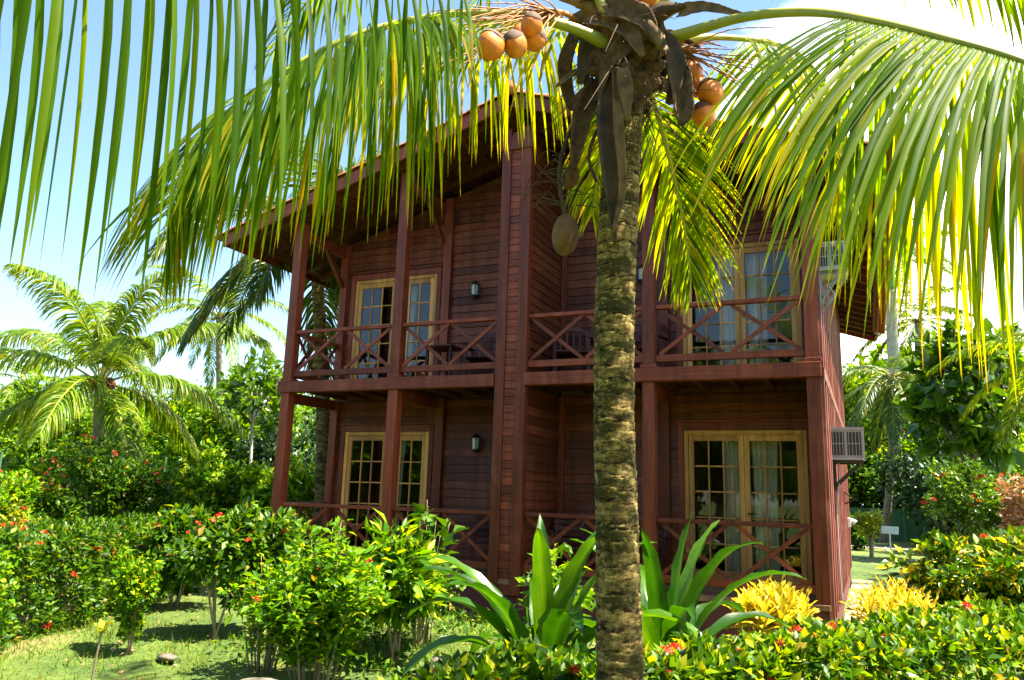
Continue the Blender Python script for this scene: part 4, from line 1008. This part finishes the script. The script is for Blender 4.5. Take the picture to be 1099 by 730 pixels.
# royal palm and companions on the right
def royal(label, px, dist, pyc, tr, nf, Lf, seed, mat='frondpale', h=None):
    rg = np.random.default_rng(seed); b = gpos(px, dist); dep = (b-CAM)@fw/1.0
    crown = pt(px-8, pyc, float((pt(px, pyc, 1)-CAM)@fw*0+dep)); t = thing('royal_palm', label, 'palm tree', b)
    MB().tube(spline([b-A3(0, 0, .2), b*.5+crown*.5+A3(.05, 0, 0), crown-A3(0, 0, 1.3)], 14), np.linspace(tr*1.15, tr, 14), 14).build('trunk', M['royal'], t, smooth=True)
    MB().tube(spline([crown-A3(0, 0, 1.35), crown-A3(0, 0, .7), crown+A3(0, 0, .1)], 8), [tr*1.0, tr*1.1, tr*1.05, tr*.95, tr*.85, tr*.7, tr*.6, tr*.4], 14).build('crownshaft', M['shaft'], t, smooth=True)
    for i in range(nf):
        az_ = i*2.399963; e = A3(math.cos(az_), math.sin(az_), 0); ev = R(78-80*i/nf); d = unit(e*math.cos(ev)+A3(0, 0, math.sin(ev))); p = [crown]
        for s in range(6): p.append(p[-1]+d*Lf/6); d = unit(d+A3(0, 0, -.30)+e*.05)
        frond(t, p, 80, .95, .06, .12, (60, 25), 1.0, K=4, mat=mat, rad=(.03, .005), lift=.5, jit=.3)
    return t
royal('pale grey royal palm with green crownshaft right of the roof', 962, 43, 285, .27, 15, 4.2, 3)
b = gpos(975, 46); back_palm('slim palm with yellowing fronds behind the royal palm', b, pt(985, 345, 44), 15, 4.2, .9, 'frondgreen', .2, 12, nl=60, wid=.07, elev=(70, -40))
b = gpos(945, 37); back_palm('low dark coconut palm with drooping fronds at the far right hedge', b, pt(958, 405, 35), 16, 4.2, .9, 'fronddark', .16, 15, nl=70, wid=.07, elev=(45, -50))
b = gpos(1150, 17); back_palm('coconut palm past the right edge with a yellow frond reaching in', b, pt(1150, 385, 16), 13, 2.6, .6, 'frondgreen', .13, 21, nl=70, elev=(60, -20))
for (px, d, pyc, lf) in ((235, 40, 280, 3.4), (30, 46, 350, 3.6)):
    b = gpos(px, d); back_palm('distant coconut palm above the %s trees' % ('far left' if px < 100 else 'shrubs left of the house'), b, pt(px, pyc+60, d*.95), 15, lf*1.25, .9, 'frondpale', .16, int(px), nl=60, wid=.07)
#PART4
# ------------------------------------------------------------------ trees and shrubs at the back
def hy(px): return 513+(px/1099.0)*35
def hgt(px, py, dist): return 1.63+(hy(px)-py)*dist/F_PX*.98
protos = []
for i, (px, d, py, rx, mat, lab) in enumerate([(30, 34, 412, 2.6, 'tree', 'bushy green tree at the far left behind the young palm'), (265, 31, 392, 2.0, 'tree', 'light green branching tree left of the porch behind the fence'), (205, 36, 430, 2.4, 'bright', 'bright green tree between the young palm and the branching tree')]):
    protos.append(tree('broadleaf_tree', lab, gpos(px, d), hgt(px, py, d), rx, rx, 9000, .26, .13, mat, .15, 46, .30))
far = [(-40, 48, 395), (90, 52, 405), (150, 44, 430), (310, 46, 420), (370, 52, 400), (330, 30, 455), (-90, 40, 380), (910, 55, 400), (1010, 46, 415), (1080, 50, 400), (1140, 42, 395), (880, 60, 420), (60, 38, 440), (240, 50, 410), (1050, 36, 440), (925, 47, 392), (1000, 52, 355), (1095, 43, 365), (1150, 50, 340), (965, 60, 380), (-20, 55, 420), (190, 58, 405), (895, 50, 400)]
for i, (px, d, py) in enumerate(far):
    src = protos[i % 3]; h0 = protos[i % 3].children[0].bound_box; h = hgt(px, py, d)
    zmax = max(v[2] for v in h0); c = copy_tree(src); c.location = tuple(gpos(px, d)); s = h/zmax; c.scale = (s*1.25, s*1.25, s); c.rotation_euler = (0, 0, i*1.3)
    c['label'] = 'green tree in the far belt of trees beyond the fences'; c['category'] = 'tree'; c['group'] = 'far belt of trees'
tree('shade_tree', 'dense dark green tree behind the left porch and its fence', gpos(315, 27), hgt(315, 440, 27), 2.2, 2.2, 9000, .22, .11, 'treedark', .06, 46, .3)
tree('breadfruit_tree', 'breadfruit tree with large glossy leaves right of the royal palm', gpos(1045, 24), hgt(1045, 318, 24), 1.6, 1.6, 1500, .48, .26, 'broad', .30, 34, .26, nb=20, tr=.14, droop=.4)
tree('slender_tree', 'slender tree with open clusters of broad leaves against the sky left of the porch', gpos(262, 25), hgt(262, 372, 25), 1.3, 1.3, 520, .34, .17, 'broad', .55, 14, .24, tr=.07, nb=14, bark='royal')
tree('round_tree', 'round leafy bush tree behind the vine wall on the right', gpos(955, 42), hgt(955, 447, 42), 2.4, 2.4, 8000, .24, .12, 'bright', .15, 34, .3)
tree('leafy_tree', 'dense green tree at the right edge behind the red flowered bush', gpos(1065, 28), hgt(1065, 425, 28), 1.9, 1.8, 9000, .2, .1, 'tree', .1, 44, .3)
tree('leafy_tree', 'dark leafy tree below the breadfruit tree near the vine wall', gpos(1010, 33), hgt(1010, 470, 33), 2.2, 2.0, 8000, .22, .11, 'treedark', .05, 40, .3)

# vine covered wall and green windscreen at the right
d0 = 38
A_ = gpos(885, d0+3); B_ = gpos(1160, d0-4); n = 16000
t = thing('vine_wall', 'tall wall of dark green vines behind the green windscreen', 'hedge', (A_+B_)/2)
u = RNG.uniform(0, 1, n)[:, None]; P = A_+(B_-A_)*u; nrm = unit(A3(-(B_-A_)[1], (B_-A_)[0], 0)); nrm = nrm if nrm@(CAM-A_) > 0 else -nrm
top = 3.7+.35*np.sin(u*19)+.25*np.sin(u*47+1); P = P+A3(0, 0, 1)*RNG.uniform(.2, 1, (n, 1))**.8*top+nrm*(RNG.normal(size=(n, 1))*.25+.25*np.sin(u*60+P[:, 2:3]*3))
leaf_mass('foliage', P, np.repeat(nrm[None], n, 0)+A3(0, 0, .2), .22, .13, M['shrub'], t, .4)
for k in range(9): q = A_+(B_-A_)*k/8-nrm*.5; MB().tube([q, q+A3(0, 0, 3.6)], .05, 6).build('post', M['fpost'], t)
t = thing('windscreen_fence', 'low green mesh windscreen fence at the end of the lawn', 'fence', (A_+B_)/2+nrm*1.2)
a, b = A_+nrm*1.0, B_+nrm*1.0
k = 40; V = []
for j in range(k+1):
    q = a+(b-a)*j/k+nrm*.05*math.sin(j*1.9)
    for z in (.05, .8, 1.52): V.append(q+A3(0, 0, z)+nrm*.03*math.sin(j*2.7+z*3))
ix = np.arange((k+1)*3).reshape(k+1, 3)
build('screen', np.array(V), np.concatenate([np.stack([ix[:-1, i], ix[1:, i], ix[1:, i+1], ix[:-1, i+1]], -1) for i in range(2)]), M['screen'], t)
for j in range(0, 9): q = a+(b-a)*j/8+nrm*.12; MB().tube([q, q+A3(0, 0, 1.65)], .03, 8).build('post', M['fpost'], t)

# chain link fence at the left
a, b = gpos(-60, 24), gpos(420, 23)
t = thing('wire_fence', 'green chain link fence behind the left shrubs', 'fence', (a+b)/2)
L_ = np.linalg.norm(b-a); e = (b-a)/L_; H_ = 2.25; m = MB(); st = .13
for s in np.arange(-H_, L_, st):
    for sg in (1, -1):
        s0, s1 = (s, s+H_) if sg == 1 else (s+H_, s); z0_, z1_ = 0.05, H_
        p, q = s0, s1
        def cl(x0, zz0, x1, zz1):
            if x0 > x1: x0, zz0, x1, zz1 = x1, zz1, x0, zz0
            if x1 <= 0 or x0 >= L_: return None
            f = (zz1-zz0)/(x1-x0)
            if x0 < 0: zz0 -= f*x0; x0 = 0
            if x1 > L_: zz1 -= f*(x1-L_); x1 = L_
            return x0, zz0, x1, zz1
        c = cl(p, z0_, q, z1_)
        if c: m.tube([a+e*c[0]+A3(0, 0, c[1]), a+e*c[2]+A3(0, 0, c[3])], .006, 3, False)
m.build('wire_mesh', M['wire'], t)
for j in range(9): q = a+e*L_*j/8; MB().tube([q, q+A3(0, 0, 2.4)], .035, 8).build('post', M['fpost'], t)
for z in (.06,): MB().tube([a+A3(0, 0, z), b+A3(0, 0, z)], .014, 6).build('rail', M['fpost'], t)

# ------------------------------------------------------------------ left garden
t_ = lambda *a, **k: shrub(*a, **k)
sh = [
 ('flowering_shrub', 'tall green shrub with red flowers under the young palm', 100, 15, 462, .95, .8, 4200, .10, .055, 'shrub', 16, .05),
 ('flowering_shrub', 'green shrub with red flowers right of the young palm trunk', 160, 15.5, 492, .75, .7, 3000, .10, .055, 'shrub', 11, .05),
 ('flowering_shrub', 'shrub with red flowers at the left edge below the palm fronds', 45, 14, 510, .7, .6, 2600, .09, .05, 'shrub', 9, .05),
 ('flowering_shrub', 'loose light green shrub with orange flowers at the far left edge', -5, 13, 500, .8, .6, 2600, .10, .055, 'bright', 6, .055)]
for (nm, lab, px, d, py, rx, ry, n, L, W_, mt, fl, fs) in sh:
    shrub(nm, lab, 'shrub', gpos(px, d), hgt(px, py, d), rx, ry, n, L, W_, mt, fl=fl, fsize=fs, lowz=.12, stem=10)
shrub('leafy_shrub', 'light green shrub beside the pale fence post', 'shrub', gpos(195, 17), hgt(195, 500, 17), .7, .6, 2200, .13, .07, 'bright', lowz=.25, stemmat='twig')
shrub('leafy_shrub', 'pale stemmed green shrub in front of the chain link fence', 'shrub', gpos(240, 18), hgt(240, 505, 18), .8, .6, 2200, .14, .07, 'tree', lowz=.3, stemmat='royal', sr=.02)
for i, (px, d, py, mt) in enumerate(((30, 19, 478, 'bright'), (130, 20, 470, 'tree'), (215, 22, 478, 'bright'), (275, 21, 488, 'tree'), (75, 21.5, 462, 'tree'), (320, 19.5, 500, 'bright'))):
    shrub('leafy_shrub', ('light green', 'yellow green', 'pale leaved', 'mid green', 'tall leafy', 'low leafy')[i]+' shrub growing against the chain link fence '+('at the left edge', 'behind the young palm', 'behind the croton bushes', 'left of the porch post', 'left of the young palm trunk', 'seen through the porch')[i], 'shrub', gpos(px, d), hgt(px, py, d), .95, .7, 2600, .15, .075, mt, lowz=.06, k=22)
for px, d, lab in ((208, 20, 'yellow croton bush left of the porch, farther left one'), (246, 20.5, 'yellow croton bush left of the porch, nearer the porch post')):
    shrub('croton_bush', lab, 'shrub', gpos(px, d), hgt(px, 531, d), .66, .5, 1300, .22, .075, 'yellow', lowz=.2, upness=.6, stem=6)
shrub('leafy_shrub', 'light green shrub touching the left porch corner post', 'shrub', gpos(285, 15.2), hgt(285, 520, 15.2), .45, .5, 1200, .15, .07, 'bright', lowz=.15)
shrub('leafy_shrub', 'yellow shrub with long leaves at the left edge above the clipped bush', 'shrub', gpos(20, 12.6), hgt(20, 532, 12.6), .26, .25, 500, .12, .05, 'ygreen', lowz=.2)
shrub('clipped_bush', 'small clipped bush with red flowers at the left edge', 'bush', gpos(12, 11), hgt(12, 553, 11), .45, .45, 2600, .055, .032, 'shrub', fl=10, fsize=.05, k=40, spread=.3)
shrub('clipped_bush', 'second clipped bush with red flowers beside the left hedge', 'bush', gpos(42, 11.2), hgt(42, 553, 11.2), .35, .4, 1800, .055, .032, 'shrub', fl=7, fsize=.05, k=40, spread=.3)
def hedge(name, label, path, width, h, n, L, W_, mat, fl=0, fs=.04, cat='hedge', lumps=.06, topfrac=.45, fside=None):
    path = np.array(path, float); base = path.mean(0)*A3(1, 1, 0); t = thing(name, label, cat, base)
    Q = spline(path, 60); seg = np.r_[0, np.cumsum(np.linalg.norm(np.diff(Q, axis=0), axis=1))]
    wd = np.broadcast_to(np.array(width, float), (len(path),)); hd = np.broadcast_to(np.array(h, float), (len(path),))
    def samp(n, shell=.75):
        s = RNG.uniform(0, 1, n); C = np.stack([np.interp(s*seg[-1], seg, Q[:, i]) for i in range(3)], 1)
        T = unit(np.stack([np.interp(s*seg[-1], seg, np.gradient(Q, axis=0)[:, i]) for i in range(3)], 1)); sd_ = np.stack([T[:, 1], -T[:, 0], T[:, 2]*0], 1)
        w_ = np.interp(s, np.linspace(0, 1, len(wd)), wd); hh = np.interp(s, np.linspace(0, 1, len(hd)), hd)
        a_ = RNG.uniform(-1, 1, n); z = RNG.uniform(.02, 1, n)
        face = RNG.uniform(0, 1, n)
        ontop = face < topfrac; sh_ = RNG.uniform(0, 1, n)**2.0*.3
        z = np.where(ontop, 1-sh_*.7, z); a_ = np.where(~ontop, np.sign(a_)*(1-sh_*.8), a_)
        a_ = a_*(1-.16*np.clip(z-.75, 0, 1)*4*np.abs(a_)**3)
        lump = lumps*(np.sin(s*seg[-1]*5.1+a_*2)+np.sin(s*seg[-1]*11.3+z*6)*.7+RNG.normal(size=n)*.45)
        P = C+sd_*(a_*w_/2)[:, None]+A3(0, 0, 1)*(z*hh)[:, None]
        O = np.where(ontop[:, None], A3(0, 0, 1)+sd_*(a_*.5)[:, None], sd_*np.sign(a_)[:, None]+A3(0, 0, .3))
        P = P+unit(O)*lump[:, None]; P[:, 2] = np.maximum(P[:, 2], .02)
        # rounded ends
        return P, unit(O)
    P, O = samp(n); leaf_mass('foliage', P, O, L, W_, M[mat], t, .45, .75)
    m = MB()
    for i in range(int(seg[-1]*9)):
        s = random.random()*seg[-1]; c = A3(*[np.interp(s, seg, Q[:, k]) for k in range(3)])+A3(random.uniform(-.3, .3), random.uniform(-.3, .3), 0)*wd.mean()
        hh = float(np.interp(s/seg[-1], np.linspace(0, 1, len(hd)), hd)); q = c+A3(random.uniform(-.25, .25), random.uniform(-.25, .25), hh*random.uniform(.7, .95)); m.tube(spline([c-A3(0, 0, .03), c*.5+q*.5+A3(.04, .02, 0), q], 6), np.linspace(.011, .004, 6), 5)
    m.build('stem', M['twig'], t)
    if fl:
        P, O = samp(fl*3)
        if fside is not None: k = (P-base)@fside > -.2; P, O = P[k], O[k]
        flowers(t, P[:fl]+O[:fl]*.03, fs)
    return t
hedge('hedge', 'long clipped ixora hedge along the left side of the lawn', [gpos(-25, 8.1), gpos(25, 8.7), gpos(70, 9.6), gpos(130, 11.2), gpos(185, 13)], [.9, 1.0, 1.0, 1.0, .9], [.98, .98, 1.0, 1.02, 1.02], 27000, .064, .036, 'shrub', 40, .045)
hedge('hedge', 'sunlit pale green hedge cut by the left edge of the picture', [gpos(-70, 6.4), gpos(-30, 7.0), gpos(0, 7.4)], [.55, .55, .45], [.98, 1.0, .95], 4200, .06, .036, 'bright', 8, .04)
hedge('hedge', 'low red flowered hedge in the bottom left corner', [gpos(-60, 4.6), gpos(0, 4.9), gpos(40, 5.3)], [.6, .5, .35], [.24, .22, .14], 1500, .07, .04, 'ixora', 8, .03)
# topiary column, small trees, sapling
t = shrub('upright_shrub', 'upright narrow green shrub standing alone on the lawn', 'shrub', gpos(160, 8.0), 1.02, .25, .24, 2600, .062, .034, 'bright', lowz=.16, stem=7, sr=.008, k=30, spread=.32, upness=.1)
shrub('small_tree', 'small dark leaved tree with pale bare stem on the lawn', 'shrub', gpos(246, 9.0), 1.32, .52, .5, 2300, .11, .055, 'shrub', lowz=.38, stem=4, sr=.017, k=16, spread=.36, stemmat='twig', fl=5, fsize=.04)
shrub('leafy_shrub', 'dark green shrub between the upright shrub and the hedge end', 'shrub', gpos(200, 10.8), 1.22, .65, .5, 3000, .12, .06, 'shrub', lowz=.2, stem=7, sr=.016, fl=4, fsize=.045)
shrub('leafy_shrub', 'dark shrub with orange flowers in front of the left porch', 'shrub', gpos(285, 9.4), 1.38, .62, .5, 3600, .10, .05, 'shrub', lowz=.15, fl=9, fsize=.045)
sp = gpos(125, 6.35); t = thing('sapling', 'thin bare stemmed sapling with a tuft of yellow leaves', 'sapling', sp)
MB().tube(spline([sp-A3(0, 0, .05), sp+A3(.015, 0, .25), sp+A3(.05, 0, .5)], 8), np.linspace(.011, .007, 8), 7).build('stem', M['twig'], t, smooth=True)
lb = []
for az_, dz, L in ((.2, 1.3, .14), (2.6, 1.0, .14), (4.2, 1.2, .12), (1.3, 1.6, .11), (5.3, .7, .09)): blade(lb, sp+A3(.05, 0, .49), (math.cos(az_), math.sin(az_), dz), L, .055, .5, 6)
V, F = join_arrays(lb); build('leaves', V, F, M['ygreen'], t, rnd=np.repeat(RNG.uniform(.2, .8, len(lb)), len(V)//len(lb)), smooth=True)

# the bright bushes in front of the left porch
def twiggy(name, label, base, h, rx, n_tw, leaves, L, W_, mat, fl=0, pale=.5):
    base = A3(*base); t = thing(name, label, 'shrub', base); m = MB(); P = []; O = []
    for i in range(n_tw):
        az_ = i*2.4+random.uniform(-.3, .3); rr = rx*math.sqrt((i+.5)/n_tw); hh = h*random.uniform(.55, 1.0)*(1-.35*(rr/rx)**2)
        tip = base+A3(math.cos(az_)*rr, math.sin(az_)*rr*.85, hh); b = base+A3(math.cos(az_), math.sin(az_), 0)*.30*rr/rx*rx
        Q = spline([b-A3(0, 0, .03), b*.55+tip*.45+A3(0, 0, .12*h), tip], 14); (m.tube(Q, np.linspace(.009 if i % 5 else .015, .0025, 14), 5) if i % 3 == 0 or n_tw < 25 else None)
        s = RNG.uniform(.10, 1.0, leaves)**.75; q = np.stack([np.interp(s, np.linspace(0, 1, 14), Q[:, k]) for k in range(3)], 1)
        ph = RNG.uniform(0, 6.28, leaves); o = np.stack([np.cos(ph), np.sin(ph), RNG.uniform(-.1, .7, leaves)], 1); P.append(q+o*RNG.uniform(.01, .09, (leaves, 1))); O.append(unit(o))
    P = np.vstack(P); O = np.vstack(O); m.build('stem', M['twig'], t, smooth=True)
    zz = np.clip((P[:, 2]-base[2])/h, 0, 1); rn = np.clip(RNG.uniform(0, 1, len(P))*.75+.25*(RNG.uniform(0, 1, len(P)) < .35), 0, 1)
    leaf_mass('foliage', P, O, L, W_, M[mat], t, .55, .45, rnd=rn)
    if fl:
        k = RNG.choice(len(P), fl); flowers(t, P[k]+O[k]*.05, .04)
    return t
twiggy('leafy_shrub', 'large bright green shrub with arching twigs in front of the left porch', gpos(352, 7.1), 1.40, .62, 64, 95, .080, .038, 'bright', 7)
twiggy('leafy_shrub', 'drooping light green twigs at the lawn edge left of the large shrub', gpos(300, 7.6), 1.15, .42, 14, 42, .085, .042, 'bright', 3)
shrub('leafy_shrub', 'broad leaved green shrub with bare trunks below the porch lantern', 'shrub', gpos(432, 8.0), 1.22, .50, .45, 1900, .145, .055, 'bright', lowz=.35, stem=4, sr=.02, k=22, spread=.36, upness=.5, jitter=.6)
shrub('leafy_shrub', 'fine dark leaved shrub under the left porch railing', 'shrub', gpos(455, 8.6), 1.15, .42, .4, 1800, .075, .04, 'shrub', lowz=.05)
twiggy('young_tree', 'thin young tree with lobed dark leaves before the ground floor left door', gpos(462, 9.0), 1.95, .35, 7, 26, .14, .10, 'shrub')
twiggy('leafy_shrub', 'small bright shrub with leaf clusters left of the palm trunk', gpos(598, 8.4), 1.18, .36, 20, 40, .13, .05, 'bright')
# broad strap leaved lilies
def lily(label, base, n, Lr, W_, seed, tall=1.0):
    rs = random.Random(seed); base = A3(*base); t = thing('strap_leaf_lily', label, 'plant', base, 'strap leaved lilies'); lb = []; rn = []
    for i in range(n):
        az_ = i*2.39996+rs.uniform(-.3, .3); f = (i+.5)/n; ev = R(77-62*f+rs.uniform(-10, 10)); L = rs.uniform(*Lr)*(1-.15*f)
        d = (math.cos(az_)*math.cos(ev), math.sin(az_)*math.cos(ev), math.sin(ev)); blade(lb, base+A3(math.cos(az_)*.05, math.sin(az_)*.05, .05+.1*(1-f)), d, L, W_*rs.uniform(.8, 1.15), (1.3+1.3*f), 18, .42, rs.uniform(-.2, .2))
        rn.append(rs.uniform(0, .8))
        o = build('leaf', lb[-1][0], lb[-1][1], M['crinum'], t, rnd=np.clip(np.full(len(lb[-1][0]), rn[-1])+np.tile([0, 0, .25, 0, 0], 19), 0, 1), g=np.stack([np.repeat(np.linspace(0, L, 19), 5)+i, np.tile(np.linspace(-.1, .1, 5), 19), np.zeros(95)], 1), smooth=True)
    m = MB(); m.tube([base-A3(0, 0, .05), base+A3(0, 0, .22)], [.09, .06], 12); m.build('stalk', M['crinum'], t, smooth=True)
    return t
lily('big clump of broad strap leaves left of the palm trunk', gpos(588, 6.7), 40, (1.3, 1.7), .21, 3)
lily('clump of broad strap leaves right of the palm trunk before the glazed door', gpos(712, 7.0), 32, (1.35, 1.75), .21, 8)
# front hedge at right and its flowers
hedge('ixora_hedge', 'dense glossy ixora hedge with red flowers across the bottom right foreground', [gpos(480, 4.3)*A3(1, 1, 0), gpos(600, 4.75), gpos(700, 4.72), gpos(850, 5.35), gpos(1000, 6.0), gpos(1130, 6.8)], [.55, .55, .62, 1.0, 1.5, 1.7], [.66, .68, .72, .72, .74, .76], 21000, .072, .042, 'ixora', 60, .05, topfrac=.55, lumps=.035)
# yellow crotons
def croton(label, base, h, rx, n, mat='yellow', L=.26, W_=.06):
    base = A3(*base); t = thing('croton_bush', label, 'shrub', base); lb = []; rn = []; m = MB()
    for i in range(n):
        az_ = i*2.39996; rr = rx*.55*math.sqrt((i+.5)/n); tip = base+A3(math.cos(az_)*rr, math.sin(az_)*rr, h*.75*(1-.5*(rr/rx))); m.tube(spline([base, base*.4+tip*.6, tip], 5), np.linspace(.014, .006, 5), 5)
        for k in range(20):
            a2 = k*2.39996+random.random()*.4; ev = R(75-78*k/20); d = (math.cos(a2)*math.cos(ev), math.sin(a2)*math.cos(ev), math.sin(ev))
            blade(lb, tip-A3(0, 0, .012*k), d, L*random.uniform(.75, 1.1), W_*random.uniform(.8, 1.15), .8, 6, .3); rn.append(random.random())
    V, F = join_arrays(lb); build('foliage', V, F, M[mat], t, rnd=np.repeat(rn, len(V)//len(lb)), smooth=True); m.build('stem', M['twig'], t); return t
croton('bright yellow croton bush at the right corner of the porch', A3(1.93, -1.0, 0), .92, .66, 17)
croton('low feathery yellow plant beside the gravel strip behind the hedge', A3(3.12, .5, 0), .84, .74, 22, 'yellow', .27, .024)
croton('pair of small yellow green leaf tufts behind the hedge at the right', A3(4.35, -.5, 0), .72, .30, 6, 'ygreen', .18, .05)
# large green and gold croton at the right
shrub('croton_bush', 'large rounded green and gold croton bush at the right edge', 'shrub', A3(4.42, 2.5, 0), 1.42, 1.2, 1.0, 10000, .13, .065, 'croton', lowz=.03, stem=14, sr=.02, k=60, spread=.30, fl=3, fsize=.06)
shrub('croton_bush', 'second green and gold croton bush cut by the right edge', 'shrub', A3(6.2, 3.2, 0), 1.5, 1.1, 1.0, 7000, .13, .065, 'croton', lowz=.05, stem=12, sr=.02, k=40, spread=.32, fl=4, fsize=.06)
shrub('flowering_shrub', 'rounded shrub with orange red flowers before the vine wall', 'shrub', gpos(1040, 19), hgt(1040, 497, 19), 1.0, .9, 4200, .13, .075, 'broad', lowz=.25, fl=26, fsize=.065, stem=8)
shrub('leafy_shrub', 'reddish leaved shrub at the right edge beside the flowering shrub', 'shrub', gpos(1098, 17.5), hgt(1098, 500, 17.5), .45, .45, 1300, .14, .06, 'dryleaf', lowz=.2)
shrub('small_tree', 'small clipped yellow green tree on the far lawn by the signpost', 'shrub', gpos(932, 26), 1.55, .42, .42, 1300, .13, .07, 'ygreen', lowz=.42, stem=6, sr=.04)
shrub('leafy_shrub', 'low dark bush by the house rear corner on the right', 'shrub', gpos(915, 30), 1.4, .8, .8, 2000, .16, .08, 'shrub', lowz=.02)
sg = gpos(953, 25.5); t = thing('signpost', 'small blank white sign on a thin post on the far lawn', 'sign', sg)
MB().tube([sg-A3(0, 0, .1), sg+A3(0, 0, .85)], .025, 8).build('post', M['white'], t)
m = MB(); m.bar(sg+A3(-.24, -.03, .90), sg+A3(.26, -.03, .88), .02, .24); m.build('board', M['white'], t, bevel=.01)
bn = A3(3.75, 4.6, 0); t = thing('stone_bench', 'low grey stone slab bench between gravel strip and croton', 'bench', bn)
m = MB(); m.bar(bn+A3(-.45, .25, .24), bn+A3(.45, -.1, .24), .36, .09); m.build('seat', M['rock'], t, bevel=.015)
for s in (-.3, .3): MB().bar(bn+A3(s, -.2*s/.3*.4, -.02), bn+A3(s, -.2*s/.3*.4, .193), .22, .10, (0, 1, 0)).build('leg', M['rock'], t)
# rocks, low plants, fallen leaves
def rock(base, r, label, seed, group=None):
    rg = np.random.default_rng(seed); n, mm = 26, 16; V = []; f = rg.normal(size=(7, 3)); ph = rg.uniform(0, 6, 7)
    for i in range(mm):
        th = math.pi*i/(mm-1)
        for k in range(n):
            q = 2*math.pi*k/n; u_ = A3(math.sin(th)*math.cos(q), math.sin(th)*math.sin(q), math.cos(th)); s = 1+.13*sum(math.sin(3*(f[j]@u_)+ph[j]) for j in range(7))/2; V.append(A3(*base)+u_*A3(*r)*s)
    ix = np.arange(mm*n).reshape(mm, n); nx_ = np.roll(ix, -1, 1)
    o = build('rock', np.array(V)-A3(*base), np.stack([ix[:-1], ix[1:], nx_[1:], nx_[:-1]], -1).reshape(-1, 4), M['rock'], smooth=True); o.location = tuple(base); tag(o, label, 'rock', group)
rock(gpos(200, 7.9, .0), (.12, .08, .035), 'small pale rock on the lawn', 1)
rock(gpos(300, 6.6, .0), (.28, .2, .12), 'grey rock at the bottom edge of the lawn', 2)
rock(gpos(492, 6.8, .05), (.30, .22, .22), 'rough mossy rock at the foot of the strap leaf clump', 3)
rock(gpos(455, 6.5, .02), (.22, .16, .12), 'lower rough rock beside the yellow green rosette', 4)
for i in range(26):
    q = A3(2.58+random.uniform(.0, .45), random.uniform(.2, 8), .02); r = random.uniform(.04, .11)
    rock(q, (r, r*.8, r*.6), 'pale stone edging the gravel strip beside the house', 20+i, 'stones along the house wall')
lb = []; rs_ = gpos(440, 6.1); t = thing('rosette_plant', 'small rosette of glossy leaves at the bottom of the bed', 'plant', rs_)
for i in range(16): ev = R(80-70*i/16); blade(lb, rs_+A3(0, 0, .03), (math.cos(i*2.4)*math.cos(ev), math.sin(i*2.4)*math.cos(ev), math.sin(ev)), random.uniform(.22, .36), .085, .7, 8)
V, F = join_arrays(lb); build('leaves', V, F, M['bright'], t, rnd=np.repeat(RNG.uniform(.2, 1, len(lb)), len(V)//len(lb)), smooth=True)
n = 1700; x = RNG.uniform(-9, 4.2, n); y = RNG.uniform(-6.5, 4, n); k = ~((x > -5.9) & (x < 2.6) & (y > -.2)); x, y = x[k], y[k]; n = len(x)
P = np.stack([x, y, np.full(n, .035)], 1); V, Fc = leaf_arrays(P, unit(RNG.normal(size=(n, 3))*A3(1, 1, .15)), unit(RNG.normal(size=(n, 3))*.3+A3(0, 0, 1)), RNG.uniform(.03, .08, n), RNG.uniform(.02, .035, n))
tag(build('fallen_leaves', V, Fc, M['dryleaf'], rnd=np.repeat(RNG.uniform(0, 1, n), 5)), kind='stuff')
# ground cover under the beds
n = 5000; x = RNG.uniform(-3.2, 3.5, n); y = RNG.uniform(-3.9, -.2, n); k = np.sin(x*2.1)+np.sin(y*2.7+x) > -.7; x, y = x[k], y[k]; n = len(x)
P = np.stack([x, y, RNG.uniform(.01, .14, n)], 1); V, Fc = leaf_arrays(P, unit(RNG.normal(size=(n, 3))+A3(0, 0, .6)), unit(RNG.normal(size=(n, 3))*.5+A3(0, 0, 1)), RNG.uniform(.05, .11, n), RNG.uniform(.025, .05, n))
tag(build('ground_cover', V, Fc, M['shrub'], rnd=np.repeat(RNG.uniform(0, 1, n), 5)), kind='stuff')

# ------------------------------------------------------------------ what stands behind the photographer (mirrored in the glass)
nb = thing('neighbour_house', 'dark timber house with orange tiled roof across the garden', 'house', (-17, -22, 0))
MB().box((-22, -27, 0), (-12.5, -20, 5.2)).build('wall', M['siding'], nb)
m = MB(); slab(m, -17.2, 7.6, -23, 5.0, -28, -19, .2); slab(m, -17.2, 7.6, -11.4, 5.0, -28, -19, .2); m.build('roof', M['tile'], nb)
for i, (x, y, h) in enumerate(((-8, -21, 7.5), (-2.5, -21, 8.5), (2, -19.5, 7.5), (6, -20, 8), (10, -18, 7.5), (13.5, -14, 7), (-26, -17, 8), (-13, -16.5, 3.2), (-15, -13, 5.5))):  # added unseen trees: door reflections, and blocking low sky from the facade
    c = copy_tree(protos[i % 3]); zmax = max(v[2] for v in protos[i % 3].children[0].bound_box); s = h/zmax; c.location = (x, y, 0); c.scale = (s*1.2, s*1.2, s); c.rotation_euler = (0, 0, i*2.1)
    c['label'] = 'green tree behind the camera, added for door reflections and to block low sky'; c['group'] = 'added trees behind the camera'
